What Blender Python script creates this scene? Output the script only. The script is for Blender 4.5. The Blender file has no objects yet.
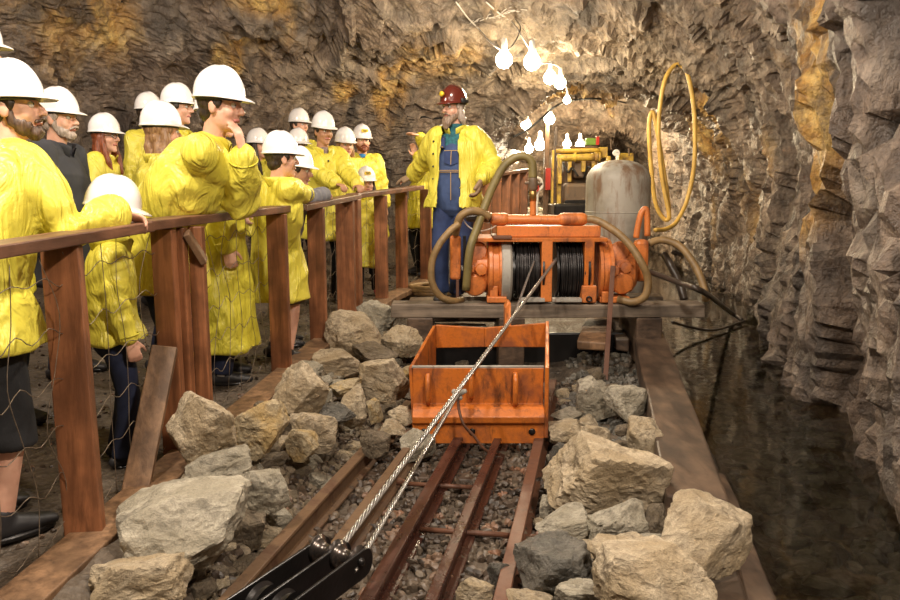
import bpy, bmesh, math, random
from math import sin, cos, pi, radians, sqrt, atan2, tan
from mathutils import Vector, Matrix, noise
V = Vector
random.seed(7)
SC = bpy.context.scene
COL = SC.collection
H = 1.27
F = 750.0
TH = math.atan(115 / 750.0)
AL = radians(10.95)                      # the tunnel runs this far to the right of straight ahead

def pray(px, py):
    a = (px - 450) / F; b = (300 - py) / F
    return V((a, cos(TH) + b * sin(TH), -sin(TH) + b * cos(TH)))
def PD(px, py, D):
    d = pray(px, py); t = D / d.y
    return V((0, 0, H)) + d * t
def PZ(px, py, z):
    d = pray(px, py); t = (z - H) / d.z
    return V((0, 0, H)) + d * t
def PU(px, py, u):                       # on the vertical plane at distance u across the tunnel
    d = pray(px, py); t = u / (d.x * cos(AL) - d.y * sin(AL))
    return V((0, 0, H)) + d * t
def uv(x, y): return x * cos(AL) - y * sin(AL), x * sin(AL) + y * cos(AL)
def xy(u, v): return u * cos(AL) + v * sin(AL), -u * sin(AL) + v * cos(AL)
def lerp(a, b, t): return a + (b - a) * t
def ss(a, b, x):
    t = min(1, max(0, (x - a) / (b - a))); return t * t * (3 - 2 * t)
def interp(tab, x):
    if x <= tab[0][0]: return tab[0][1]
    for (a, fa), (b, fb) in zip(tab, tab[1:]):
        if x <= b:
            t = (x - a) / (b - a); return fa + (fb - fa) * t
    return tab[-1][1]

# ---------------------------------------------------------------- objects
def tag(o, label=None, cat=None, group=None, kind=None):
    if label: o['label'] = label
    if cat: o['category'] = cat
    if group: o['group'] = group
    if kind: o['kind'] = kind
    return o
def empty(name, loc=(0, 0, 0), label=None, cat=None, group=None):
    o = bpy.data.objects.new(name, None); COL.objects.link(o); o.location = loc
    o.empty_display_size = .1
    return tag(o, label, cat, group)
def wloc(o):
    p = V((0, 0, 0))
    while o is not None: p += o.location; o = o.parent
    return p
def link(name, me, mat=None, parent=None, smooth=True, label=None):
    o = bpy.data.objects.new(name, me); COL.objects.link(o)
    if mat is not None:
        for m in (mat if isinstance(mat, (list, tuple)) else [mat]): me.materials.append(m)
    if smooth and len(me.polygons): me.polygons.foreach_set('use_smooth', [True] * len(me.polygons))
    if parent is not None:
        o.parent = parent
        o.matrix_parent_inverse = Matrix.Translation(-parent_w(parent))
    if label: o['label'] = label
    return o
def parent_w(p):
    # meshes are written in world coordinates, only Empties carry a location
    return V(p.location) if p.type == 'EMPTY' else V((0, 0, 0))
def fin(name, bm, mat=None, parent=None, smooth=True, label=None, bevel=0, sub=0, autos=None, seg=2):
    me = bpy.data.meshes.new(name); bm.normal_update(); bm.to_mesh(me); bm.free()
    o = link(name, me, mat, parent, smooth, label)
    if bevel:
        m = o.modifiers.new('bevel', 'BEVEL'); m.width = bevel; m.segments = seg; m.limit_method = 'ANGLE'; m.angle_limit = radians(40)
    if sub:
        m = o.modifiers.new('sub', 'SUBSURF'); m.levels = sub; m.render_levels = sub
    if autos is not None:
        sharp_edges(me, autos)
    return o
def sharp_edges(me, deg):
    bm = bmesh.new(); bm.from_mesh(me); lim = radians(deg)
    for e in bm.edges:
        if len(e.link_faces) == 2 and e.calc_face_angle(0) > lim: e.smooth = False
    bm.to_mesh(me); bm.free()

# ---------------------------------------------------------------- shapes
def box(bm, c, s, rot=None, mi=0):
    M = Matrix.Translation(c) @ (rot.to_4x4() if rot is not None else Matrix.Identity(4)) @ Matrix.Diagonal((s[0], s[1], s[2], 1))
    r = bmesh.ops.create_cube(bm, size=1, matrix=M)
    for v in r['verts']:
        for f in v.link_faces: f.material_index = mi
    return r['verts']
def frame_from(d, up=V((0, 0, 1))):
    d = d.normalized()
    if abs(d.dot(up)) > .98: up = V((0, 1, 0)) if abs(d.y) < .9 else V((1, 0, 0))
    x = d.cross(up).normalized(); y = x.cross(d).normalized()
    return x, y, d
def board(bm, a, b, w, t, up=V((0, 0, 1)), mi=0, jit=0):
    """a plank from a to b: w wide across, t thick along up"""
    x, y, d = frame_from(b - a, up)
    n = 6
    rings = []
    for i in range(n + 1):
        c = a.lerp(b, i / n)
        rr = []
        for sx, sy in ((-1, -1), (1, -1), (1, 1), (-1, 1)):
            j = V((random.uniform(-jit, jit), random.uniform(-jit, jit), random.uniform(-jit, jit))) if jit else V((0, 0, 0))
            rr.append(bm.verts.new(c + x * sx * w / 2 + y * sy * t / 2 + j))
        rings.append(rr)
    for p, q in zip(rings, rings[1:]):
        for k in range(4):
            f = bm.faces.new((p[k], p[(k + 1) % 4], q[(k + 1) % 4], q[k])); f.material_index = mi
    bm.faces.new(rings[0][::-1]).material_index = mi; bm.faces.new(rings[-1]).material_index = mi
def sweep(bm, pts, rad, n=12, cap=True, up=None, mi=0, xdir=None, dome=True):
    """closed tube through pts; rad entries r or (rx, ry); xdir fixes the direction of rx"""
    pts = [V(p) for p in pts]
    rad = [(r, r) if not isinstance(r, (tuple, list)) else r for r in rad]
    m = len(pts)
    tang = []
    for i in range(m):
        t = (pts[min(i + 1, m - 1)] - pts[max(i - 1, 0)])
        tang.append(t.normalized() if t.length > 1e-9 else V((0, 0, 1)))
    if xdir is None:
        x, y, d = frame_from(tang[0])
    else:
        x = V(xdir); x = (x - tang[0] * x.dot(tang[0])).normalized()
    if dome and cap:
        # hemispherical ends
        P, R, T = [], [], []
        r0 = min(rad[0]) * .98; r1 = min(rad[-1]) * .98
        for k in (0, 1, 2):
            a = (k + .35) / 3.35 * pi / 2
            P.append(pts[0] - tang[0] * r0 * cos(a)); R.append((rad[0][0] * sin(a), rad[0][1] * sin(a))); T.append(tang[0])
        P += pts; R += rad; T += tang
        for k in (2, 1, 0):
            a = (k + .35) / 3.35 * pi / 2
            P.append(pts[-1] + tang[-1] * r1 * cos(a)); R.append((rad[-1][0] * sin(a), rad[-1][1] * sin(a))); T.append(tang[-1])
        pts, rad, tang = P, R, T
    rings = []
    for p, r, t in zip(pts, rad, tang):
        x = (x - t * x.dot(t))
        x = x.normalized() if x.length > 1e-6 else frame_from(t)[0]
        y = t.cross(x).normalized()
        rings.append([bm.verts.new(p + x * r[0] * cos(2 * pi * k / n) + y * r[1] * sin(2 * pi * k / n)) for k in range(n)])
    for a, b in zip(rings, rings[1:]):
        for k in range(n):
            f = bm.faces.new((a[k], a[(k + 1) % n], b[(k + 1) % n], b[k])); f.material_index = mi
    if cap:
        bm.faces.new(rings[0][::-1]).material_index = mi; bm.faces.new(rings[-1]).material_index = mi
    return rings
def catmull(pts, k=8):
    pts = [V(p) for p in pts]
    P = [pts[0] * 2 - pts[1]] + pts + [pts[-1] * 2 - pts[-2]]
    out = []
    for i in range(1, len(P) - 2):
        p0, p1, p2, p3 = P[i - 1:i + 3]
        for j in range(k):
            t = j / k
            out.append(.5 * ((2 * p1) + (p2 - p0) * t + (2 * p0 - 5 * p1 + 4 * p2 - p3) * t * t + (3 * p1 - p0 - 3 * p2 + p3) * t ** 3))
    out.append(P[-2]); return out
def tube(bm, pts, r, n=10, k=8, mi=0):
    c = catmull(pts, k); sweep(bm, c, [r] * len(c), n, dome=False, mi=mi)
def lathe(bm, prof, c, ax=V((0, 0, 1)), n=32, mi=0, sx=1, xdir=None, closed=False):
    """prof: (radius, distance along ax)"""
    x, y, d = frame_from(V(ax))
    if xdir is not None:
        x = (V(xdir) - d * V(xdir).dot(d)).normalized(); y = d.cross(x)
    c = V(c); rings = []
    for r, h in prof:
        rings.append([bm.verts.new(c + d * h + x * max(r, 1e-4) * sx * cos(2 * pi * k / n) + y * max(r, 1e-4) * sin(2 * pi * k / n)) for k in range(n)])
    for a, b in zip(rings, rings[1:]):
        for k in range(n):
            f = bm.faces.new((a[k], a[(k + 1) % n], b[(k + 1) % n], b[k])); f.material_index = mi
    if closed:
        a, b = rings[-1], rings[0]
        for k in range(n): bm.faces.new((a[k], a[(k + 1) % n], b[(k + 1) % n], b[k])).material_index = mi
    else:
        bm.faces.new(rings[0][::-1]).material_index = mi; bm.faces.new(rings[-1]).material_index = mi
def ball(bm, c, s, rot=None, seg=20, mi=0):
    if not isinstance(s, (tuple, list)): s = (s, s, s)
    M = Matrix.Translation(c) @ (rot.to_4x4() if rot is not None else Matrix.Identity(4)) @ Matrix.Diagonal((s[0], s[1], s[2], 1))
    r = bmesh.ops.create_uvsphere(bm, u_segments=seg, v_segments=seg // 2, radius=1, matrix=M)
    if mi:
        for v in r['verts']:
            for f in v.link_faces: f.material_index = mi
def prism(bm, poly, a, b, mi=0):
    """poly: list of Vectors; extruded from a to b offset vectors"""
    p = [bm.verts.new(q + a) for q in poly]; q = [bm.verts.new(r + b) for r in poly]; n = len(poly)
    for i in range(n): bm.faces.new((p[i], p[(i + 1) % n], q[(i + 1) % n], q[i])).material_index = mi
    bm.faces.new(p[::-1]).material_index = mi; bm.faces.new(q).material_index = mi
    bmesh.ops.recalc_face_normals(bm, faces=bm.faces)
def bolt(bm, c, ax, r=.012, h=.01, mi=0):
    lathe(bm, [(r, -.004), (r, h * .8), (r * .8, h)], c, ax, n=6, mi=mi)

# ---------------------------------------------------------------- materials
def mat(name): 
    m = bpy.data.materials.new(name); m.use_nodes = True
    nt = m.node_tree; b = nt.nodes['Principled BSDF']
    return m, nt, b
def nd(nt, t, **kw):
    n = nt.nodes.new(t)
    for k, v in kw.items():
        if k.startswith('i_'):
            key = k[2:].replace('_', ' ')
            if key.isdigit(): n.inputs[int(key)].default_value = v
            else: n.inputs[key].default_value = v
        else: setattr(n, k, v)
    return n
def ramp(nt, src, stops):
    r = nt.nodes.new('ShaderNodeValToRGB'); e = r.color_ramp.elements
    while len(e) < len(stops): e.new(.5)
    for el, (p, c) in zip(e, stops):
        el.position = p; el.color = (c[0], c[1], c[2], 1) if isinstance(c, (tuple, list)) else (c, c, c, 1)
    nt.links.new(src, r.inputs[0]); return r.outputs[0]
def mix(nt, fac, a, b, mode='MIX'):
    n = nt.nodes.new('ShaderNodeMix'); n.data_type = 'RGBA'; n.blend_type = mode
    for sock, val in ((n.inputs[0], fac), (n.inputs[6], a), (n.inputs[7], b)):
        if hasattr(val, 'is_linked') or hasattr(val, 'links'): nt.links.new(val, sock)
        elif isinstance(val, (tuple, list)): sock.default_value = (*val[:3], 1)
        else: sock.default_value = val
    return n.outputs[2]
def coords(nt, scale=(1, 1, 1), kind='Object'):
    tc = nt.nodes.new('ShaderNodeTexCoord'); mp = nt.nodes.new('ShaderNodeMapping')
    mp.inputs['Scale'].default_value = scale
    nt.links.new(tc.outputs[kind], mp.inputs[0]); return mp.outputs[0]
def noi(nt, vec, scale, detail=5, rough=.55, dist=0):
    n = nt.nodes.new('ShaderNodeTexNoise'); n.inputs['Scale'].default_value = scale; n.inputs['Detail'].default_value = detail
    n.inputs['Roughness'].default_value = rough; n.inputs['Distortion'].default_value = dist
    nt.links.new(vec, n.inputs['Vector']); return n.outputs[0]
def voro(nt, vec, scale, feat='F1', out='Distance'):
    n = nt.nodes.new('ShaderNodeTexVoronoi'); n.feature = feat; n.inputs['Scale'].default_value = scale
    nt.links.new(vec, n.inputs['Vector']); return n.outputs[out]
def bump(nt, b, h, strength=.5, dist=.02, prev=None):
    n = nt.nodes.new('ShaderNodeBump'); n.inputs['Strength'].default_value = strength; n.inputs['Distance'].default_value = dist
    nt.links.new(h, n.inputs['Height'])
    if prev is not None: nt.links.new(prev, n.inputs['Normal'])
    nt.links.new(n.outputs[0], b.inputs['Normal']); return n.outputs[0]
def simple(name, col, rough=.5, metal=0, var=.0, scale=8, bmp=0, bscale=40, bdist=.003, kind='Object', coat=0, spec=.5, col2=None):
    m, nt, b = mat(name)
    b.inputs['Roughness'].default_value = rough; b.inputs['Metallic'].default_value = metal
    b.inputs['Specular IOR Level'].default_value = spec
    if coat: b.inputs['Coat Weight'].default_value = coat; b.inputs['Coat Roughness'].default_value = .15
    c = coords(nt, kind=kind)
    col2 = col2 or tuple(x * (1 - var) for x in col)
    n = noi(nt, c, scale, 4)
    nt.links.new(ramp(nt, n, [(.3, col2), (.65, col)]), b.inputs['Base Color'])
    if bmp: bump(nt, b, noi(nt, c, bscale, 4), bmp, bdist)
    return m

def rock_wall_mat():
    m, nt, b = mat('mine_rock_wall')
    c = coords(nt)
    big = noi(nt, c, .9, 5, .6, .6)
    mid = noi(nt, c, 4.5, 7, .62, .3)
    fine = noi(nt, c, 26, 6, .65)
    base = ramp(nt, mid, [(.28, (.06, .04, .026)), (.45, (.18, .125, .088)), (.58, (.32, .235, .17)), (.74, (.5, .4, .31))])
    grey = ramp(nt, mid, [(.3, (.065, .052, .042)), (.5, (.2, .165, .13)), (.72, (.42, .36, .29))])
    col = mix(nt, ramp(nt, big, [(.48, 0), (.68, 1)]), base, grey)
    at = nd(nt, 'ShaderNodeAttribute', attribute_name='ochre')
    och = ramp(nt, mid, [(.3, (.2, .09, .022)), (.48, (.5, .27, .06)), (.68, (.85, .58, .19))])
    sub = nt.nodes.new('ShaderNodeMath'); sub.operation = 'MULTIPLY_ADD'; sub.inputs[1].default_value = 1.6
    mn = nt.nodes.new('ShaderNodeMath'); mn.operation = 'ADD'; mn.inputs[1].default_value = -.55
    nt.links.new(fine, mn.inputs[0]); nt.links.new(at.outputs['Fac'], sub.inputs[0]); nt.links.new(mn.outputs[0], sub.inputs[2])
    col = mix(nt, ramp(nt, sub.outputs[0], [(.12, 0), (.75, 1)]), col, och)
    pal = nd(nt, 'ShaderNodeAttribute', attribute_name='pale')
    col = mix(nt, pal.outputs['Fac'], col, ramp(nt, mid, [(.3, (.3, .2, .1)), (.65, (.62, .5, .34))]))
    dk = noi(nt, coords(nt, (1, 1, .5)), 1.7, 6, .65, .8)
    col = mix(nt, ramp(nt, dk, [(.36, .85), (.5, 0)]), col, (.045, .035, .028))
    vst = noi(nt, coords(nt, (1, 1, .28)), 11, 6, .65, .3)
    col = mix(nt, ramp(nt, vst, [(.34, .6), (.5, 0)]), col, (.06, .042, .028))
    col = mix(nt, ramp(nt, fine, [(.38, .0), (.7, .5)]), col, (.09, .07, .06))
    nt.links.new(col, b.inputs['Base Color'])
    b.inputs['Roughness'].default_value = .45; b.inputs['Specular IOR Level'].default_value = .6
    nt.links.new(ramp(nt, mid, [(.35, .3), (.65, .65)]), b.inputs['Roughness'])
    n1 = bump(nt, b, vst, .9, .05)
    n2 = bump(nt, b, mid, .9, .09, n1)
    bump(nt, b, fine, .8, .025, n2)
    return m
def boulder_mat(name, dark, lite, tint, rough=.75):
    m, nt, b = mat(name)
    c = coords(nt)
    oi = nd(nt, 'ShaderNodeObjectInfo')
    add = nt.nodes.new('ShaderNodeVectorMath'); add.operation = 'ADD'
    mul = nt.nodes.new('ShaderNodeVectorMath'); mul.operation = 'SCALE'; mul.inputs['Scale'].default_value = 30
    cmb = nt.nodes.new('ShaderNodeCombineXYZ')
    nt.links.new(oi.outputs['Random'], cmb.inputs[0]); nt.links.new(cmb.outputs[0], mul.inputs[0])
    nt.links.new(c, add.inputs[0]); nt.links.new(mul.outputs[0], add.inputs[1]); c = add.outputs[0]
    mid = noi(nt, c, 7, 7, .6, .4); fine = noi(nt, c, 60, 5, .7); big = noi(nt, c, 2.2, 3)
    col = ramp(nt, mid, [(.3, dark), (.55, lite), (.75, tuple(min(1, x * 1.25) for x in lite))])
    col = mix(nt, ramp(nt, big, [(.45, 0), (.62, .8)]), col, tint)
    col = mix(nt, ramp(nt, fine, [(.35, .45), (.6, 0)]), col, tuple(x * .6 for x in dark))
    nt.links.new(col, b.inputs['Base Color']); b.inputs['Roughness'].default_value = rough
    n1 = bump(nt, b, mid, .7, .04); n2 = bump(nt, b, fine, .55, .008, n1)
    return m
def wood_mat(name, a, b_, wet=0, grain=(1, 1, 1)):
    m, nt, b = mat(name)
    c = coords(nt)
    cs = coords(nt, grain)
    g = noi(nt, cs, 22, 6, .6, .4); n = noi(nt, c, 5, 4); f = noi(nt, cs, 70, 3)
    col = ramp(nt, g, [(.35, a), (.65, b_)])
    col = mix(nt, ramp(nt, n, [(.35, .7), (.6, 0)]), col, tuple(x * .55 for x in a))
    col = mix(nt, ramp(nt, f, [(.3, .35), (.45, 0)]), col, tuple(x * .4 for x in a))
    nt.links.new(col, b.inputs['Base Color']); b.inputs['Roughness'].default_value = .62 - .25 * wet
    bump(nt, b, g, .5, .006)
    return m
def rust_paint(name, paint, rust, dark, amt=.5, rough=.4):
    m, nt, b = mat(name)
    c = coords(nt); cz = coords(nt, (1, 1, .3))
    n1 = noi(nt, c, 5, 7, .65, .5); n2 = noi(nt, cz, 14, 6, .7); n3 = noi(nt, c, 60, 4)
    col = mix(nt, ramp(nt, n1, [(.62 - amt * .25, 0), (.75 - amt * .2, 1)]), paint, rust)
    col = mix(nt, ramp(nt, n2, [(.6 - amt * .1, 0), (.74 - amt * .1, .85)]), col, dark)
    col = mix(nt, ramp(nt, n3, [(.3, .4), (.5, 0)]), col, rust)
    nt.links.new(col, b.inputs['Base Color'])
    nt.links.new(ramp(nt, n1, [(.4, rough), (.7, rough + .3)]), b.inputs['Roughness'])
    bump(nt, b, n2, .3, .006)
    return m
def coat_mat(name, a, b_):
    m, nt, b = mat(name)
    c = coords(nt); cz = coords(nt, (1, 1, .35))
    w = noi(nt, cz, 9, 3, .5, 1.2); n = noi(nt, c, 3, 3)
    nt.links.new(ramp(nt, n, [(.3, b_), (.6, a)]), b.inputs['Base Color'])
    b.inputs['Roughness'].default_value = .42; b.inputs['Specular IOR Level'].default_value = .45
    n1 = bump(nt, b, w, .9, .05); bump(nt, b, noi(nt, c, 22, 3, .5, .8), .35, .01, n1)
    return m
def skin_mat(name, a, b_):
    m, nt, b = mat(name)
    c = coords(nt)
    nt.links.new(ramp(nt, noi(nt, c, 14, 3), [(.35, b_), (.65, a)]), b.inputs['Base Color'])
    b.inputs['Roughness'].default_value = .5; b.inputs['Subsurface Weight'].default_value = .08; b.inputs['Subsurface Radius'].default_value = (.01, .004, .002)
    return m
def emit(name, col, s):
    m, nt, b = mat(name)
    b.inputs['Emission Color'].default_value = (*col, 1); b.inputs['Emission Strength'].default_value = s
    b.inputs['Base Color'].default_value = (.9, .9, .85, 1); return m
def hair_mat(name, a, b_):
    m, nt, b = mat(name)
    c = coords(nt, (1, 1, .12))
    g = noi(nt, c, 110, 4, .6, .3)
    nt.links.new(ramp(nt, g, [(.35, b_), (.65, a)]), b.inputs['Base Color'])
    b.inputs['Roughness'].default_value = .45; bump(nt, b, g, .6, .006); return m

M = {}
M['wall'] = rock_wall_mat()
M['tan'] = boulder_mat('tan_stone', (.22, .17, .11), (.56, .46, .32), (.42, .32, .19))
M['grey'] = boulder_mat('grey_stone', (.18, .16, .12), (.48, .43, .335), (.33, .29, .21))
M['brown'] = boulder_mat('brown_stone', (.09, .07, .05), (.24, .19, .13), (.16, .12, .07))
M['ochre'] = boulder_mat('ochre_stone', (.24, .17, .08), (.48, .39, .25), (.5, .34, .13))
M['darkstone'] = boulder_mat('dark_wet_stone', (.06, .055, .045), (.17, .155, .13), (.1, .095, .08), .35)
M['post'] = wood_mat('red_stained_wood', (.16, .06, .024), (.37, .145, .06), .5, (1, 1, .08))
M['rail'] = wood_mat('red_stained_rail_wood', (.11, .05, .03), (.25, .12, .07), .7, (1, .1, 1))
M['weather'] = wood_mat('weathered_brown_wood', (.13, .07, .035), (.33, .19, .1), .2, (1, 1, .1))
M['timber'] = wood_mat('old_dark_timber', (.05, .032, .022), (.15, .095, .06), .5, (.4, .1, 1))
M['beam'] = wood_mat('grey_brown_beam_wood', (.1, .075, .055), (.27, .21, .155), .2, (.06, 1, 1))
M['orange'] = rust_paint('worn_orange_paint', (.62, .19, .045), (.3, .09, .03), (.07, .03, .015), .38, .32)
M['orange2'] = rust_paint('scraped_orange_paint', (.54, .15, .02), (.25, .07, .02), (.045, .02, .01), .5, .35)
M['railsteel'] = rust_paint('rusty_rail_steel', (.05, .018, .013), (.08, .03, .018), (.012, .008, .007), .4, .16)
M['railtop'] = rust_paint('worn_rail_steel_brown', (.15, .09, .05), (.09, .04, .022), (.03, .016, .01), .35, .35)
M['rustbar'] = rust_paint('rusty_bar', (.13, .055, .03), (.09, .035, .02), (.04, .02, .015), .4, .45)
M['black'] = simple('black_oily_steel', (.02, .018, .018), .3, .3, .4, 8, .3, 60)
M['blackwire'] = simple('black_wound_cable', (.05, .045, .045), .35, .6, .5, 20, .3, 90)
M['steel'] = simple('galvanised_wire_rope', (.62, .6, .57), .3, .85, .35, 30)
M['sheave'] = simple('worn_dark_sheave_steel', (.13, .11, .1), .25, .8, .4, 12)
M['tank'] = rust_paint('grey_tank_paint', (.36, .34, .3), (.3, .24, .18), (.2, .07, .03), .05, .5)
M['hose_tan'] = simple('tan_rubber_hose', (.3, .19, .08), .5, 0, .5, 10, .3, 50, .003)
M['hose_olive'] = simple('olive_rubber_hose', (.22, .17, .06), .5, 0, .4, 10, .3, 50, .003)
M['hose_yellow'] = simple('yellow_rubber_hose', (.72, .45, .1), .45, 0, .4, 6)
M['hose_dark'] = simple('dark_wet_hose', (.06, .045, .035), .3, 0, .4, 6)
M['wire'] = simple('rusty_fence_wire', (.3, .24, .18), .45, .6, .5, 30)
M['coat'] = coat_mat('yellow_rain_coat_cloth', (.75, .66, .085), (.63, .55, .06))
M['coat2'] = coat_mat('olive_yellow_rain_coat_cloth', (.68, .61, .06), (.56, .49, .04))
M['coatin'] = simple('dark_coat_lining', (.25, .2, .02), .8)
M['skin'] = skin_mat('skin_fair', (.72, .42, .3), (.62, .33, .23))
M['skin2'] = skin_mat('skin_tan', (.5, .27, .16), (.42, .21, .12))
M['lip'] = simple('lip_skin', (.45, .16, .13), .4)
M['eye'] = simple('eye_white', (.6, .57, .53), .2)
M['iris'] = simple('dark_iris', (.03, .02, .015), .1)
M['helm'] = simple('white_hard_hat_shell', (.86, .83, .82), .22, 0, .03, 5, coat=.4)
M['helmb'] = simple('maroon_hard_hat_shell', (.13, .02, .012), .18, 0, .3, 5, coat=.6)
M['strap'] = simple('black_plastic', (.02, .02, .022), .4)
M['badge'] = simple('yellow_badge', (.8, .55, .03), .5)
M['navy'] = simple('navy_trouser_cloth', (.012, .018, .05), .85, 0, .5, 8, .3, 80)
M['denim'] = simple('blue_denim_cloth', (.05, .085, .2), .85, 0, .4, 12, .4, 150, .002)
M['denimd'] = simple('dark_denim_cloth', (.025, .045, .13), .85, 0, .4, 12, .4, 150, .002)
M['stitch'] = simple('orange_stitching', (.5, .32, .12), .7)
M['teal'] = simple('teal_plaid_cloth', (.02, .14, .17), .8, 0, .7, 40)
M['blue'] = simple('bright_blue_cloth', (.03, .2, .5), .8)
M['greyc'] = simple('grey_fleece_cloth', (.2, .2, .22), .9, 0, .3, 10, .3, 60)
M['darkc'] = simple('charcoal_jacket_cloth', (.035, .037, .045), .8, 0, .3, 10, .3, 60)
M['brownc'] = simple('grey_brown_shorts_cloth', (.17, .13, .1), .85, 0, .4, 12, .3, 80)
M['blackc'] = simple('black_cloth', (.012, .012, .014), .85, 0, .4, 12, .3, 80)
M['shirt'] = simple('checked_shirt_cloth', (.3, .22, .2), .8, 0, .6, 60)
M['pink'] = simple('pink_shoe_cloth', (.6, .03, .1), .6)
M['shoe'] = simple('dark_shoe_leather', (.03, .028, .03), .5, 0, .4, 10)
M['shoeg'] = simple('grey_shoe_cloth', (.25, .24, .23), .7, 0, .4, 10)
M['sock'] = simple('white_sock_cloth', (.7, .68, .64), .9)
M['sole'] = simple('pale_rubber_sole', (.5, .48, .45), .6)
M['glove'] = simple('brown_leather_glove', (.3, .2, .12), .75, 0, .35, 14, .4, 60)
M['hair_b'] = hair_mat('dark_brown_hair', (.05, .03, .018), (.015, .01, .006))
M['hair_r'] = hair_mat('red_brown_hair', (.28, .07, .02), (.1, .025, .008))
M['hair_l'] = hair_mat('light_brown_hair', (.38, .22, .11), (.18, .09, .04))
M['hair_g'] = hair_mat('grey_hair', (.5, .42, .36), (.25, .19, .15))
M['beard_b'] = hair_mat('dark_brown_beard', (.13, .075, .045), (.05, .028, .016))
M['beard_g'] = hair_mat('greying_beard', (.34, .24, .17), (.13, .08, .05))
M['machine'] = rust_paint('worn_yellow_machine_paint', (.52, .34, .045), (.22, .12, .04), (.06, .035, .02), .55, .4)
M['machdark'] = rust_paint('dirty_machine_steel', (.12, .08, .05), (.2, .1, .04), (.04, .03, .02), .4, .5)
M['green'] = simple('green_painted_plate', (.16, .3, .03), .5)
M['red'] = simple('red_painted_metal', (.5, .03, .015), .35)
M['whitep'] = simple('white_enamel', (.75, .72, .66), .4)
M['cable'] = simple('black_electric_cable', (.015, .014, .013), .5)
M['string'] = simple('pale_lamp_wire', (.55, .5, .45), .5)
M['bulb'] = emit('glowing_bulb_glass', (1, .84, .55), 60)
M['brass'] = simple('brass_fitting', (.5, .33, .12), .35, .9, .4)
M['paper'] = simple('paper_label', (.6, .55, .45), .8)
def lamp(loc, e, r=.1, col=(1, .88, .74)):
    l = bpy.data.lights.new('bulb_or_fill_light', 'POINT'); l.energy = e; l.shadow_soft_size = r; l.color = col
    o = bpy.data.objects.new('bulb_or_fill_light', l); COL.objects.link(o); o.location = loc
    return o
# ================================================================ camera
cd = bpy.data.cameras.new('camera'); cam = bpy.data.objects.new('camera', cd); COL.objects.link(cam)
cam.location = (0, 0, H); cam.rotation_euler = (pi / 2 - TH, 0, 0)
cd.sensor_width = 36; cd.lens = 36 * F / 900; cd.clip_start = .05; cd.clip_end = 200
SC.camera = cam
vs = SC.view_settings; vs.view_transform = 'Standard'; vs.look = 'None'; vs.gamma = 1; vs.exposure = 0; vs.use_curve_mapping = False

# ================================================================ mine shell
UR = [(-6, 1.9), (0, 1.75), (2.6, 1.45), (4.5, 1.42), (6, 1.62), (8, 1.85), (10, 1.8), (12, 1.75), (14, 1.6), (17, 1.3), (22, 1.3), (26, 1.3)]
UL = [(-6, -5), (-2, -6.3), (5, -6.2), (6, -5.9), (9.3, -4.35), (10.4, -3.1), (11.1, -2.15), (11.4, -1.78), (13.2, -1.6), (13.6, -2.6), (14.7, -2.9), (16.0, -3.2), (17.5, -3.0), (19, -1.3), (26, -1.6)]
HT = [(-6, 3.6), (-2, 4.3), (5.5, 4.3), (7, 3.95), (8.3, 3.4), (9.6, 2.9), (10.7, 2.74), (13.2, 2.75), (13.7, 3.7), (17.3, 3.7), (18.3, 2.6), (20, 2.35), (26, 2.3)]
def hsh(p, k):
    x = sin(p.x * 127.1 + p.y * 311.7 + p.z * 74.7 + k * 19.19) * 43758.5453
    return x - math.floor(x)
def facet(p, sc, tilt, step):
    q = p * sc
    d, pts = noise.voronoi(q)
    c = pts[0]
    n = V((hsh(c, 1) - .5, hsh(c, 2) - .5, hsh(c, 3) - .5))
    return ((q - c).dot(n) * tilt + (hsh(c, 4) - .5) * step) / sc
def rockd(p):
    w = p + V((noise.noise(p * .9), noise.noise(p * .9 + V((9, 1, 3))), noise.noise(p * .9 + V((2, 7, 5))))) * .45
    w2 = V((w.x, w.y, w.z * .55))
    d = noise.noise(p * .55) * .2
    k = .75 if p.x * cos(AL) - p.y * sin(AL) > .9 and p.z < 2.2 else 1
    d += facet(w2, 1.1, .5, .2) * k
    d += facet(w2 + V((3, 3, 3)), 3.1, .6, .26) * k
    u_ = p.x * cos(AL) - p.y * sin(AL)
    msk = ss(-.25, .45, noise.noise(p * .8 + V((4, 4, 4)))) * (1 - .55 * ss(2.0, 2.6, p.z))
    d += facet(V((w.x, w.y, w.z * .7)) + V((1, 5, 2)), 6.5, .8, .36) * (.15 + .95 * msk)
    d += facet(V((w.x, w.y, w.z * .55)) + V((6, 1, 2)), 12.0, .8, .34) * (1.1 - msk)
    rs = ss(.6, 1.1, u_) * (1 - ss(2.2, 2.8, p.z))
    d += noise.fractal(V((p.x * 5.5, p.y * 5.5, p.z * 1.6)), .7, 2.1, 4) * (.022 + .035 * rs)
    return d
def section(v, t, side):
    """side: -1 left wall (t 0..1 upward), 0 ceiling (t 0..1 left to right), 1 right wall"""
    ur = interp(UR, v); ul = interp(UL, v); h = interp(HT, v)
    cx = (ur + ul) / 2; a = (ur - ul) / 2; zs = .9 if h > 2.8 else .7; b = h - zs; e = 2 / 2.7
    A0, A1 = radians(140), radians(52)
    def arch(phi):
        c, s = cos(phi), sin(phi)
        return cx + a * math.copysign(abs(c) ** e, c), zs + b * abs(s) ** e
    if side == 0:
        return arch(lerp(A0, A1, t))
    k = .38
    if side == 1:
        if t < k: return ur + .12 * (1 - t / k) * 0, lerp(-.9, zs, t / k)
        return arch(lerp(0, A1, (t - k) / (1 - k)))
    if t < k: return ul, lerp(-.9, zs, t / k)
    return arch(lerp(pi, A0, (t - k) / (1 - k)))
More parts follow.
